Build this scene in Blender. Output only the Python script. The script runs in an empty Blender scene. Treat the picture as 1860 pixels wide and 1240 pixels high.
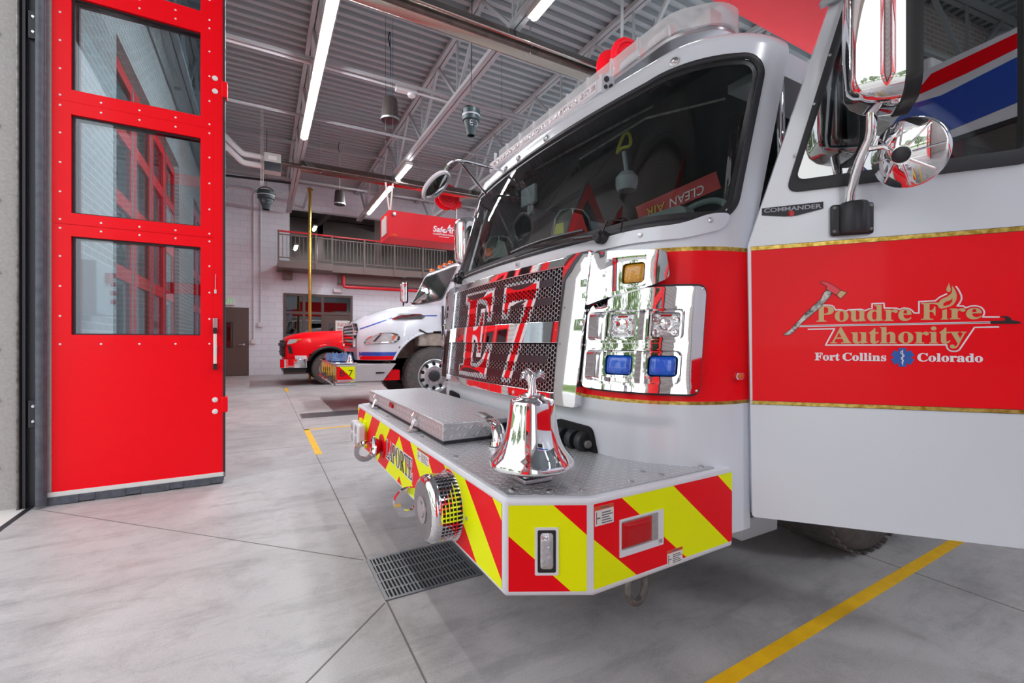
import bpy, bmesh, math, random
from mathutils import Vector as V
from mathutils.geometry import delaunay_2d_cdt
random.seed(7)
SC = bpy.context.scene
COL = SC.collection
R_ = math.radians

# ------------------------------------------------------------------ camera, sky, exposure
cam_d = bpy.data.cameras.new('camera')
cam = bpy.data.objects.new('camera', cam_d)
COL.objects.link(cam)
TH = math.atan2(455, 824)
cam.location = (0, 0, 1.1)
cam.rotation_euler = (math.pi / 2, 0, -TH)
cam_d.sensor_width = 36
cam_d.lens = 824 / 1860 * 36
cam_d.clip_start = 0.02
SC.camera = cam
SC.view_settings.view_transform = 'Standard'
SC.view_settings.look = 'None'
SC.view_settings.exposure = 0.38
SC.view_settings.gamma = 1.0
SC.view_settings.use_curve_mapping = False
SC.cycles.use_denoising = True
SC.cycles.max_bounces = 10
SC.cycles.diffuse_bounces = 5
SC.cycles.glossy_bounces = 5
SC.cycles.transparent_max_bounces = 16
SC.cycles.caustics_reflective = False
SC.cycles.caustics_refractive = False
SC.cycles.sample_clamp_indirect = 6

world = bpy.data.worlds.new('overcast_sky')
SC.world = world
world.use_nodes = True
wn, wl = world.node_tree.nodes, world.node_tree.links
wbg = wn['Background']
tc = wn.new('ShaderNodeTexCoord')
wnoise = wn.new('ShaderNodeTexNoise')
wnoise.inputs['Scale'].default_value = 2.2
wnoise.inputs['Detail'].default_value = 5
wramp = wn.new('ShaderNodeValToRGB')
wramp.color_ramp.elements[0].position = .3
wramp.color_ramp.elements[0].color = (.74, .82, .93, 1)
wramp.color_ramp.elements[1].position = .62
wramp.color_ramp.elements[1].color = (1, 1, 1, 1)
wl.new(tc.outputs['Generated'], wnoise.inputs['Vector'])
wl.new(wnoise.outputs['Fac'], wramp.inputs['Fac'])
wl.new(wramp.outputs['Color'], wbg.inputs['Color'])
wbg.inputs['Strength'].default_value = 1.9

# ------------------------------------------------------------------ materials
def lin(h):
    h = h.lstrip('#')
    o = []
    for i in (0, 2, 4):
        c = int(h[i:i + 2], 16) / 255
        o.append(c / 12.92 if c <= .04045 else ((c + .055) / 1.055) ** 2.4)
    return (*o, 1)

def mat(name, color, rough=.5, metal=0, coat=0, spec=.5, emit=None, es=0, noise=None, bump=None):
    m = bpy.data.materials.new(name)
    m.use_nodes = True
    nt = m.node_tree
    b = nt.nodes['Principled BSDF']
    c = lin(color) if isinstance(color, str) else (*color, 1)
    b.inputs['Base Color'].default_value = c
    b.inputs['Roughness'].default_value = rough
    b.inputs['Metallic'].default_value = metal
    b.inputs['Coat Weight'].default_value = coat
    b.inputs['Coat Roughness'].default_value = .06
    b.inputs['Specular IOR Level'].default_value = spec
    if emit:
        b.inputs['Emission Color'].default_value = lin(emit)
        b.inputs['Emission Strength'].default_value = es
    if noise or bump:
        t = nt.nodes.new('ShaderNodeTexCoord')
    if noise:                       # (scale, second colour, detail)
        n = nt.nodes.new('ShaderNodeTexNoise')
        n.inputs['Scale'].default_value = noise[0]
        n.inputs['Detail'].default_value = noise[2] if len(noise) > 2 else 6
        r = nt.nodes.new('ShaderNodeValToRGB')
        r.color_ramp.elements[0].color = c
        r.color_ramp.elements[1].color = lin(noise[1])
        r.color_ramp.elements[0].position = .35
        r.color_ramp.elements[1].position = .68
        nt.links.new(t.outputs['Object'], n.inputs['Vector'])
        nt.links.new(n.outputs['Fac'], r.inputs['Fac'])
        nt.links.new(r.outputs['Color'], b.inputs['Base Color'])
    if bump:                        # (scale, strength, distance)
        n2 = nt.nodes.new('ShaderNodeTexNoise')
        n2.inputs['Scale'].default_value = bump[0]
        n2.inputs['Detail'].default_value = 3
        bp = nt.nodes.new('ShaderNodeBump')
        bp.inputs['Strength'].default_value = bump[1]
        bp.inputs['Distance'].default_value = bump[2]
        nt.links.new(t.outputs['Object'], n2.inputs['Vector'])
        nt.links.new(n2.outputs['Fac'], bp.inputs['Height'])
        nt.links.new(bp.outputs['Normal'], b.inputs['Normal'])
    return m

def glass(name, tint, ior=1.5, refl=1.0, rough=0.0):
    m = bpy.data.materials.new(name)
    m.use_nodes = True
    nt = m.node_tree
    for n in list(nt.nodes):
        if n.type == 'BSDF_PRINCIPLED':
            nt.nodes.remove(n)
    out = [n for n in nt.nodes if n.type == 'OUTPUT_MATERIAL'][0]
    tr = nt.nodes.new('ShaderNodeBsdfTransparent')
    tr.inputs['Color'].default_value = lin(tint)
    gl = nt.nodes.new('ShaderNodeBsdfGlossy')
    gl.inputs['Roughness'].default_value = rough
    gl.inputs['Color'].default_value = (1, 1, 1, 1)
    fr = nt.nodes.new('ShaderNodeFresnel')
    fr.inputs['IOR'].default_value = ior
    mu = nt.nodes.new('ShaderNodeMath')
    mu.operation = 'MULTIPLY'
    mu.use_clamp = True
    mu.inputs[1].default_value = refl
    mx = nt.nodes.new('ShaderNodeMixShader')
    nt.links.new(fr.outputs[0], mu.inputs[0])
    nt.links.new(mu.outputs[0], mx.inputs[0])
    nt.links.new(tr.outputs[0], mx.inputs[1])
    nt.links.new(gl.outputs[0], mx.inputs[2])
    nt.links.new(mx.outputs[0], out.inputs['Surface'])
    return m

def frosted(name, color, fac):          # clear moulded plastic: part see-through, part glossy
    m = mat(name, color, rough=.08, coat=.5)
    nt = m.node_tree
    out = [n for n in nt.nodes if n.type == 'OUTPUT_MATERIAL'][0]
    tr = nt.nodes.new('ShaderNodeBsdfTransparent')
    tr.inputs['Color'].default_value = lin(color)
    mx = nt.nodes.new('ShaderNodeMixShader')
    mx.inputs[0].default_value = fac
    nt.links.new(nt.nodes['Principled BSDF'].outputs[0], mx.inputs[2])
    nt.links.new(tr.outputs[0], mx.inputs[1])
    nt.links.new(mx.outputs[0], out.inputs['Surface'])
    return m

def diamond_plate(name, pitch=.026):
    m = mat(name, '#d4d5d8', rough=.3, metal=.6)
    nt = m.node_tree
    N, L = nt.nodes, nt.links
    def math_(op, a, b=None, c=None):
        n = N.new('ShaderNodeMath')
        n.operation = op
        for i, x in enumerate((a, b, c)):
            if x is None:
                continue
            if isinstance(x, (int, float)):
                n.inputs[i].default_value = x
            else:
                L.new(x, n.inputs[i])
        return n.outputs[0]
    uv = N.new('ShaderNodeUVMap')
    uv.uv_map = 'plan'
    sp = N.new('ShaderNodeSeparateXYZ')
    L.new(uv.outputs[0], sp.inputs[0])
    x = math_('DIVIDE', sp.outputs[0], pitch)
    y = math_('DIVIDE', sp.outputs[1], pitch)
    par = math_('FLOORED_MODULO', math_('ADD', math_('FLOOR', x), math_('FLOOR', y)), 2)
    fx = math_('SUBTRACT', math_('FRACT', x), .5)
    fy = math_('SUBTRACT', math_('FRACT', y), .5)
    a = math_('ADD', fx, fy)
    b = math_('SUBTRACT', fx, fy)
    def mixf(p, q):
        return math_('ADD', math_('MULTIPLY', p, math_('SUBTRACT', 1, par)), math_('MULTIPLY', q, par))
    la = math_('DIVIDE', mixf(a, b), .78)
    lb = math_('DIVIDE', mixf(b, a), .20)
    e = math_('ADD', math_('MULTIPLY', la, la), math_('ABSOLUTE', lb))
    h = math_('MAXIMUM', math_('SUBTRACT', 1, e), 0)
    h = math_('MINIMUM', math_('MULTIPLY', h, 2.2), 1)
    cm = N.new('ShaderNodeMixRGB')
    cm.inputs['Color1'].default_value = lin('#c9cbce')
    cm.inputs['Color2'].default_value = lin('#f4f4f6')
    L.new(h, cm.inputs['Fac'])
    L.new(cm.outputs[0], N['Principled BSDF'].inputs['Base Color'])
    bp = N.new('ShaderNodeBump')
    bp.inputs['Strength'].default_value = 1
    bp.inputs['Distance'].default_value = .004
    L.new(h, bp.inputs['Height'])
    L.new(bp.outputs['Normal'], N['Principled BSDF'].inputs['Normal'])
    t = N.new('ShaderNodeTexCoord')
    nz = N.new('ShaderNodeTexNoise')
    nz.inputs['Scale'].default_value = 9
    L.new(t.outputs['Object'], nz.inputs['Vector'])
    rr = N.new('ShaderNodeMapRange')
    rr.inputs['To Min'].default_value = .28
    rr.inputs['To Max'].default_value = .45
    L.new(nz.outputs['Fac'], rr.inputs['Value'])
    L.new(rr.outputs[0], N['Principled BSDF'].inputs['Roughness'])
    return m

def block_wall(name, c1, c2, mortar, w, h, ms, rough=.55, axis='XZ', bumpd=.004):
    m = mat(name, c1, rough=rough)
    nt = m.node_tree
    N, L = nt.nodes, nt.links
    t = N.new('ShaderNodeTexCoord')
    sp = N.new('ShaderNodeSeparateXYZ')
    cb = N.new('ShaderNodeCombineXYZ')
    L.new(t.outputs['Object'], sp.inputs[0])
    L.new(sp.outputs[0 if axis[0] == 'X' else 1], cb.inputs[0])
    L.new(sp.outputs[2], cb.inputs[1])
    br = N.new('ShaderNodeTexBrick')
    br.inputs['Color1'].default_value = lin(c1)
    br.inputs['Color2'].default_value = lin(c2)
    br.inputs['Mortar'].default_value = lin(mortar)
    br.inputs['Scale'].default_value = 1
    br.inputs['Brick Width'].default_value = w
    br.inputs['Row Height'].default_value = h
    br.inputs['Mortar Size'].default_value = ms
    L.new(cb.outputs[0], br.inputs['Vector'])
    L.new(br.outputs['Color'], N['Principled BSDF'].inputs['Base Color'])
    bp = N.new('ShaderNodeBump')
    bp.inputs['Distance'].default_value = bumpd
    bp.inputs['Strength'].default_value = .5
    bp.invert = True
    L.new(br.outputs['Fac'], bp.inputs['Height'])
    L.new(bp.outputs['Normal'], N['Principled BSDF'].inputs['Normal'])
    return m

def concrete(name):
    m = mat(name, '#b4b4b6', rough=.42)
    nt = m.node_tree
    N, L = nt.nodes, nt.links
    b = N['Principled BSDF']
    t = N.new('ShaderNodeTexCoord')
    def noise(scale, detail, rough=.6, dist=0, vec=None):
        n = N.new('ShaderNodeTexNoise')
        n.inputs['Scale'].default_value = scale
        n.inputs['Detail'].default_value = detail
        n.inputs['Roughness'].default_value = rough
        n.inputs['Distortion'].default_value = dist
        L.new(vec or t.outputs['Object'], n.inputs['Vector'])
        return n.outputs['Fac']
    def ramp(src, stops):
        r = N.new('ShaderNodeValToRGB')
        e = r.color_ramp.elements
        e[0].position, e[0].color = stops[0][0], lin(stops[0][1])
        e[1].position, e[1].color = stops[-1][0], lin(stops[-1][1])
        for p, c in stops[1:-1]:
            k = e.new(p)
            k.color = lin(c)
        L.new(src, r.inputs['Fac'])
        return r.outputs['Color']
    def mul(c1, c2, f):
        x = N.new('ShaderNodeMixRGB')
        x.blend_type = 'MULTIPLY'
        x.inputs['Fac'].default_value = f
        L.new(c1, x.inputs['Color1'])
        L.new(c2, x.inputs['Color2'])
        return x.outputs['Color']
    c = ramp(noise(.9, 7, .65, .6), [(.3, '#a9a8a8'), (.5, '#b9b8b8'), (.72, '#c9c8c8')])
    c = mul(c, ramp(noise(3.5, 9, .8, .25), [(.34, '#b0b0b0'), (.52, '#ffffff'), (.8, '#ffffff')]), .4)
    mp = N.new('ShaderNodeMapping')
    mp.inputs['Scale'].default_value = (2.2, 9, 1)
    mp.inputs['Rotation'].default_value = (0, 0, .5)
    L.new(t.outputs['Object'], mp.inputs['Vector'])
    c = mul(c, ramp(noise(.8, 9, .72, .3, mp.outputs[0]), [(.34, '#8f8f90'), (.5, '#ffffff'), (.8, '#ffffff')]), .32)
    c = mul(c, ramp(noise(160, 3), [(.3, '#d8d8d8'), (.6, '#ffffff')]), .5)
    L.new(c, b.inputs['Base Color'])
    rr = N.new('ShaderNodeMapRange')
    rr.inputs['To Min'].default_value = .3
    rr.inputs['To Max'].default_value = .6
    L.new(noise(2.5, 5), rr.inputs['Value'])
    L.new(rr.outputs[0], b.inputs['Roughness'])
    return m

M = {}
M['white'] = mat('white_paint', '#e2e8f0', rough=.22, coat=.6)
M['white_satin'] = mat('white_satin', '#e4e8ee', rough=.4)
M['red'] = mat('red_paint', '#fa0016', rough=.4, coat=.1, spec=.2)
M['door_red'] = mat('door_red_paint', '#fb0016', rough=.4, coat=.05, spec=.2)
M['redbox'] = mat('red_cabinet_paint', '#d80e20', rough=.45, spec=.3)
M['chrome'] = mat('chrome', '#f2f2f4', rough=.035, metal=1)
M['slat'] = mat('dark_chrome', '#5a5c62', rough=.28, metal=1)
M['brushed'] = mat('brushed_aluminium', '#c9cacd', rough=.3, metal=1)
M['dull_metal'] = mat('dull_metal', '#8f8d8b', rough=.45, metal=.8, noise=(30, '#6a6663'))
M['dark_metal'] = mat('dark_metal', '#34353a', rough=.45, metal=.4)
M['black'] = mat('black_plastic', '#1a1b1e', rough=.45)
M['rubber'] = mat('black_rubber', '#24262c', rough=.5)
M['greyrub'] = mat('grey_rubber', '#5a5e68', rough=.55, noise=(25, '#474b55'))
M['tyre'] = mat('tyre_rubber', '#4c4b4c', rough=.8, noise=(20, '#625a55'))
M['plate'] = diamond_plate('diamond_plate')
M['plate_fine'] = diamond_plate('diamond_plate_fine', .034)
M['yellow'] = mat('fluorescent_yellow', '#f4ff00', rough=.45, spec=.15)
M['refred'] = mat('reflective_red', '#f40016', rough=.4, spec=.2)
M['gold'] = mat('gold_leaf', '#d8bd62', rough=.3, metal=.75, noise=(55, '#a07a22', 2))
M['tan'] = mat('gold_tan_vinyl', '#cfb07e', rough=.4, metal=.15)
M['tan2'] = mat('wood_vinyl', '#e2e2da', rough=.5, noise=(60, '#55585a', 2))
M['axe_red'] = mat('pale_red_vinyl', '#f04450', rough=.4)
M['decal_white'] = mat('white_vinyl', '#f1ecf2', rough=.4)
M['decal_black'] = mat('black_vinyl', '#1c1a1c', rough=.4)
M['decal_blue'] = mat('blue_vinyl', '#1c5cb4', rough=.35)
M['decal_grey'] = mat('grey_vinyl', '#a7a9b2', rough=.35)
M['stripe_blue'] = mat('blue_stripe', '#1f4fb8', rough=.3, coat=.3)
M['blue_lens'] = mat('blue_lens', '#0f62e0', rough=.12, coat=1, emit='#0a50d8', es=.0, bump=(90, .6, .004))
M['amber_lens'] = mat('amber_lens', '#d99a10', rough=.15, coat=1, bump=(110, .8, .004))
M['orange_lens'] = mat('orange_lens', '#e06a18', rough=.15, coat=1)
M['red_lens'] = mat('red_lens', '#c2000e', rough=.25, coat=.25, spec=.3, bump=(160, .35, .003))
M['clear_lens'] = mat('clear_lens', '#c9cbce', rough=.1, metal=.6, coat=1, bump=(70, .8, .006))
M['lightbar'] = frosted('clear_lightbar_plastic', '#fbfcfd', .45)
M['wind'] = glass('tinted_windscreen', '#d6e2de', 1.45, .9)
M['doorglass'] = glass('cab_side_glass', '#9fa8a8', 1.9, 3.0)
M['leafglass'] = glass('bay_door_glass', '#dfe7ea', 1.5, 1.5)
M['storeglass'] = glass('storefront_glass', '#8e8a88', 1.6, 2.0)
M['concrete'] = concrete('polished_concrete')
M['joint'] = mat('joint_sealant', '#77746f', rough=.8)
M['yline'] = mat('yellow_floor_paint', '#fbc810', rough=.5, noise=(14, '#f0b80c'))
M['grate'] = mat('galvanised_grate', '#8d9196', rough=.4, metal=.7)
M['pit_black'] = mat('painted_pit', '#15161a', rough=.9)  # near-black, also paints the shade of openings that are not cut
M['cmu'] = block_wall('painted_block', '#d8dee5', '#dde3ea', '#c5cad1', .4, .2, .006)
M['cmu_y'] = block_wall('painted_block_side', '#c6c7ca', '#cdced1', '#b4b5b9', .4, .2, .006, axis='YZ')
M['brick'] = block_wall('tan_brick', '#a9968f', '#9a857d', '#cfcac4', .22, .075, .008, rough=.8)
M['brick_in'] = block_wall('pale_brick_inside', '#bdb2ac', '#b0a49e', '#d8d5d1', .22, .075, .008, rough=.7, axis='YZ')
M['brick_y'] = block_wall('tan_brick_side', '#a9968f', '#9a857d', '#cfcac4', .22, .075, .008, rough=.8, axis='YZ')
M['deck'] = mat('roof_deck_paint', '#9ea6a8', rough=.55)
M['steel'] = mat('joist_paint', '#a6aaab', rough=.5)
M['pier'] = mat('jamb_panel', '#aaa6a4', rough=.5, noise=(60, '#9d9997'))
M['dtrack'] = mat('door_track', '#4a4d58', rough=.4, metal=.3)
M['brown'] = mat('brown_paint', '#5c4f4a', rough=.5)
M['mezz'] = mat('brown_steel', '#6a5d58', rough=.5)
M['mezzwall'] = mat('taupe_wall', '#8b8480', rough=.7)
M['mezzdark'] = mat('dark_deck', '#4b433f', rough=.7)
M['doorbrown'] = mat('brown_door', '#574842', rough=.45)
M['railred'] = mat('red_rail_paint', '#c41c26', rough=.4)
M['brass'] = mat('polished_brass', '#c9a24a', rough=.18, metal=1)
M['lamp'] = mat('fluorescent_tube', '#ffffff', rough=.5, emit='#f6faff', es=115)
M['lamphouse'] = mat('lamp_housing', '#cfccc8', rough=.4)
M['duct'] = mat('white_duct', '#d9d9da', rough=.35)
M['reflector'] = mat('heater_reflector', '#b9b4ac', rough=.22, metal=1)
M['heattube'] = mat('heater_tube', '#4f4743', rough=.45, metal=.5, noise=(8, '#6b5c54'))
M['speaker'] = mat('speaker_shell', '#3a3230', rough=.45)
M['teal'] = mat('dark_teal_plastic', '#24363a', rough=.45)
M['rope'] = mat('teal_rope', '#2f6e86', rough=.8)
M['rope_white'] = mat('white_rope', '#d6d2cb', rough=.8)
M['signgreen'] = mat('exit_green', '#18a050', rough=.5, emit='#20c060', es=.6)
M['signwhite'] = mat('sign_white', '#e6e8e4', rough=.5)
M['boxgrey'] = mat('control_box_grey', '#c4c6c3', rough=.45)
M['cab_in'] = mat('cab_trim', '#4b5053', rough=.7)
M['cab_in2'] = mat('cab_trim_pale', '#7d8487', rough=.75)
M['seat'] = mat('seat_fabric', '#2b2d30', rough=.9)
M['tarp'] = mat('blue_tarp', '#35588c', rough=.55, noise=(22, '#6f8cb4'))
M['helmet_dk'] = mat('helmet_shell', '#3a4440', rough=.35, coat=.4)
M['helmet_patch'] = mat('yellow_patch', '#c9c24a', rough=.5)
M['leaf'] = mat('tree_leaf', '#56763a', rough=.7, noise=(3, '#7c9a52'))
M['bark'] = mat('tree_bark', '#5e5148', rough=.9)
M['asphalt'] = mat('apron_concrete', '#b9b7b4', rough=.7, noise=(1.3, '#a9a7a4'))
M['grassy'] = mat('far_grass', '#6c8450', rough=.9, noise=(.6, '#8a9a68'))
M['honey'] = mat('mesh_silver', '#b9bbbf', rough=.25, metal=.9)
M['label'] = mat('warning_label', '#e9e6e2', rough=.5)
M['labelor'] = mat('label_orange', '#d8562a', rough=.5)
M['labeltx'] = mat('label_print', '#6a6a70', rough=.6)
M['fender_in'] = mat('wheel_well_liner', '#b4a79c', rough=.7, noise=(9, '#8c7f76'))

# ------------------------------------------------------------------ mesh helpers
ORG = {}
def v3(p):
    return V((p[0], p[1], p[2]))

class Fr:
    """A flat working frame: origin, two in-plane axes, a normal."""
    def __init__(s, o, u, v, n):
        s.o, s.u, s.v, s.n = v3(o), v3(u).normalized(), v3(v).normalized(), v3(n).normalized()
    def p(s, a, b, c=0):
        return s.o + s.u * a + s.v * b + s.n * c
    __call__ = p

class MB:
    def __init__(s):
        s.v, s.f, s.m = [], [], []
    def add(s, vs, fs, mi=0):
        b = len(s.v)
        s.v.extend(v3(p) for p in vs)
        for f in fs:
            s.f.append([b + i for i in f])
            s.m.append(mi)
        return s
    def box(s, x0, x1, y0, y1, z0, z1, mi=0):
        vs = [(x, y, z) for z in (z0, z1) for y in (y0, y1) for x in (x0, x1)]
        return s.add(vs, [(0, 2, 3, 1), (4, 5, 7, 6), (0, 1, 5, 4), (2, 6, 7, 3), (0, 4, 6, 2), (1, 3, 7, 5)], mi)
    def fbox(s, fr, a0, a1, b0, b1, c0, c1, mi=0):
        vs = [fr(a, b, c) for c in (c0, c1) for b in (b0, b1) for a in (a0, a1)]
        return s.add(vs, [(0, 2, 3, 1), (4, 5, 7, 6), (0, 1, 5, 4), (2, 6, 7, 3), (0, 4, 6, 2), (1, 3, 7, 5)], mi)
    def beam(s, p, q, w, h, up=(0, 0, 1), mi=0):
        p, q = v3(p), v3(q)
        d = (q - p).normalized()
        u = v3(up)
        sd = d.cross(u)
        if sd.length < 1e-4:
            sd = d.cross(V((1, 0, 0)))
        sd.normalize()
        u = sd.cross(d).normalized()
        vs = []
        for e in (p, q):
            for a, b in ((-1, -1), (1, -1), (1, 1), (-1, 1)):
                vs.append(e + sd * (a * w / 2) + u * (b * h / 2))
        return s.add(vs, [(3, 2, 1, 0), (4, 5, 6, 7), (0, 1, 5, 4), (1, 2, 6, 5), (2, 3, 7, 6), (3, 0, 4, 7)], mi)
    def tube(s, pts, r, n=10, mi=0, caps=True, closed=False):
        pts = [v3(p) for p in pts]
        k = len(pts)
        rs = r if isinstance(r, (list, tuple)) else [r] * k
        ref = None
        rings = []
        for i, p in enumerate(pts):
            if closed:
                d = pts[(i + 1) % k] - pts[i - 1]
            else:
                d = pts[min(i + 1, k - 1)] - pts[max(i - 1, 0)]
            d.normalize()
            if ref is None:
                ref = d.cross(V((0, 0, 1)))
                if ref.length < .05:
                    ref = d.cross(V((1, 0, 0)))
            ref = (ref - d * ref.dot(d)).normalized()
            bi = d.cross(ref)
            rings.append([p + (ref * math.cos(2 * math.pi * j / n) + bi * math.sin(2 * math.pi * j / n)) * rs[i] for j in range(n)])
        vs = [q for g in rings for q in g]
        fs = []
        for i in range(k if closed else k - 1):
            i2 = (i + 1) % k
            for j in range(n):
                j2 = (j + 1) % n
                fs.append((i * n + j, i * n + j2, i2 * n + j2, i2 * n + j))
        if caps and not closed:
            fs.append(tuple(range(n - 1, -1, -1)))
            fs.append(tuple((k - 1) * n + j for j in range(n)))
        return s.add(vs, fs, mi)
    def lathe(s, o, axis, prof, n=32, mi=0, cap=True):
        """prof: list of (radius, distance along the axis)."""
        o, ax = v3(o), v3(axis).normalized()
        t = ax.cross(V((0, 0, 1)))
        if t.length < .05:
            t = V((1, 0, 0))
        t.normalize()
        b = ax.cross(t)
        vs = []
        for r, h in prof:
            for j in range(n):
                a = 2 * math.pi * j / n
                vs.append(o + ax * h + (t * math.cos(a) + b * math.sin(a)) * r)
        fs = []
        for i in range(len(prof) - 1):
            for j in range(n):
                j2 = (j + 1) % n
                fs.append((i * n + j, i * n + j2, (i + 1) * n + j2, (i + 1) * n + j))
        if cap:
            if prof[0][0] > 1e-4:
                fs.append(tuple(range(n - 1, -1, -1)))
            if prof[-1][0] > 1e-4:
                fs.append(tuple((len(prof) - 1) * n + j for j in range(n)))
        return s.add(vs, fs, mi)
    def grid(s, fn, nu, nv, mi=0, keep=None, mfn=None):
        vs = [fn(i / nu, j / nv) for j in range(nv + 1) for i in range(nu + 1)]
        b = len(s.v)
        s.v.extend(v3(p) for p in vs)
        for j in range(nv):
            for i in range(nu):
                if keep and not keep((i + .5) / nu, (j + .5) / nv):
                    continue
                k = j * (nu + 1) + i
                s.f.append([b + k, b + k + 1, b + k + nu + 2, b + k + nu + 1])
                s.m.append(mfn((i + .5) / nu, (j + .5) / nv) if mfn else mi)
        return s
    def poly(s, pts, mi=0):
        return s.add(pts, [tuple(range(len(pts)))], mi)
    def panel(s, fn, outer, holes=(), c0=0, c1=.01, mi=0, step=None, side=True, back=False, mi_side=None):
        """A plate cut to an outline with holes, front at c1, edges back to c0. fn(a, b, c) -> point."""
        loops = [list(outer)] + [list(h) for h in holes]
        if step:
            loops = [dens(l, step) for l in loops]
        pts, edges = [], []
        for l in loops:
            b = len(pts)
            pts += [V((p[0], p[1])) for p in l]
            edges += [(b + i, b + (i + 1) % len(l)) for i in range(len(l))]
        if step:
            xs = [p[0] for p in outer]
            ys = [p[1] for p in outer]
            x = min(xs) + step / 2
            while x < max(xs):
                y = min(ys) + step / 2
                while y < max(ys):
                    if inpoly(x, y, outer) and not any(inpoly(x, y, h) for h in holes):
                        pts.append(V((x, y)))
                    y += step
                x += step
        r = delaunay_2d_cdt(pts, edges, [], 0, 1e-6)
        ov, of = r[0], r[2]
        keepf = []
        for f in of:
            cx = sum(ov[i][0] for i in f) / len(f)
            cy = sum(ov[i][1] for i in f) / len(f)
            if inpoly(cx, cy, loops[0]) and not any(inpoly(cx, cy, h) for h in loops[1:]):
                keepf.append(f)
        s.add([fn(p[0], p[1], c1) for p in ov], keepf, mi)
        if back:
            s.add([fn(p[0], p[1], c0) for p in ov], [tuple(reversed(f)) for f in keepf], mi)
        if side and abs(c1 - c0) > 1e-6:
            for l in loops:
                k = len(l)
                vs = [fn(p[0], p[1], c1) for p in l] + [fn(p[0], p[1], c0) for p in l]
                s.add(vs, [(i, (i + 1) % k, k + (i + 1) % k, k + i) for i in range(k)], mi if mi_side is None else mi_side)
        return s
    def text(s, fn, string, x0, y0, w=None, h=None, c=0, offset=0, serif=False, mi=0, shear=0, ref=None, depth=0):
        """Lettering fitted into a box at x0, y0 in the frame fn(a, b, c)."""
        tv, tf, (bx0, bx1, by0, by1) = text_mesh(string, offset, serif)
        if ref:
            bx0, bx1, by0, by1 = ref
        sx = w / (bx1 - bx0) if w else None
        sy = h / (by1 - by0) if h else None
        sx = sx or sy
        sy = sy or sx
        vs = []
        for x, y in tv:
            yy = (y - by0) * sy
            vs.append(fn(x0 + (x - bx0) * sx + shear * yy, y0 + yy, c))
        return s.add(vs, tf, mi)
    def build(s, name, mats, parent=None, bevel=0, smooth=35, uv=None, recalc=True, label=None, seg=2):
        me = bpy.data.meshes.new(name)
        off = ORG.get(parent.name, V((0, 0, 0))) if parent else V((0, 0, 0))
        me.from_pydata([tuple(p - off) for p in s.v], [], s.f)
        if not isinstance(mats, (list, tuple)):
            mats = [mats]
        for m in mats:
            me.materials.append(M[m] if isinstance(m, str) else m)
        me.polygons.foreach_set('material_index', s.m)
        if recalc:
            bm = bmesh.new()
            bm.from_mesh(me)
            bmesh.ops.remove_doubles(bm, verts=bm.verts, dist=1e-5)
            bmesh.ops.recalc_face_normals(bm, faces=bm.faces)
            bm.to_mesh(me)
            bm.free()
        if uv:
            lay = me.uv_layers.new(name='plan')
            for poly in me.polygons:
                nx, ny, nz = (abs(c) for c in poly.normal)
                for li in poly.loop_indices:
                    co = me.vertices[me.loops[li].vertex_index].co
                    if nz >= nx and nz >= ny:
                        u = (co.x, co.y)
                    elif nx >= ny:
                        u = (co.y, co.z)
                    else:
                        u = (co.x, co.z)
                    lay.data[li].uv = u
        me.polygons.foreach_set('use_smooth', [True] * len(me.polygons))
        me.set_sharp_from_angle(angle=R_(smooth))
        o = bpy.data.objects.new(name, me)
        COL.objects.link(o)
        if parent:
            o.parent = parent
            ORG[o.name] = off
        if bevel:
            b = o.modifiers.new('bevel', 'BEVEL')
            b.width = bevel
            b.segments = seg
            b.limit_method = 'ANGLE'
            b.angle_limit = R_(40)
            b.harden_normals = False
        if label:
            o['label'] = label
        return o

def dens(l, step):
    o = []
    for i, p in enumerate(l):
        q = l[(i + 1) % len(l)]
        k = max(1, int(math.ceil(math.hypot(q[0] - p[0], q[1] - p[1]) / step)))
        o += [(p[0] + (q[0] - p[0]) * j / k, p[1] + (q[1] - p[1]) * j / k) for j in range(k)]
    return o

def inpoly(x, y, l):
    r = False
    j = len(l) - 1
    for i in range(len(l)):
        xi, yi = l[i][0], l[i][1]
        xj, yj = l[j][0], l[j][1]
        if (yi > y) != (yj > y) and x < (xj - xi) * (y - yi) / (yj - yi) + xi:
            r = not r
        j = i
    return r

def rrect(x0, x1, y0, y1, r, n=6):
    o = []
    for cx, cy, a in ((x1 - r, y1 - r, 0), (x0 + r, y1 - r, 90), (x0 + r, y0 + r, 180), (x1 - r, y0 + r, 270)):
        for k in range(n + 1):
            t = R_(a + 90 * k / n)
            o.append((cx + r * math.cos(t), cy + r * math.sin(t)))
    return o

def rpoly(pts, r, n=5):
    """Round the corners of a polygon."""
    o = []
    k = len(pts)
    for i in range(k):
        p, a, b = V(pts[i]), V(pts[i - 1]), V(pts[(i + 1) % k])
        da, db = (a - p), (b - p)
        ri = min(r, da.length * .45, db.length * .45)
        pa, pb = p + da.normalized() * ri, p + db.normalized() * ri
        for j in range(n + 1):
            t = j / n
            q = pa * (1 - t) ** 2 + p * 2 * t * (1 - t) + pb * t * t
            o.append((q.x, q.y))
    return o

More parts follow.
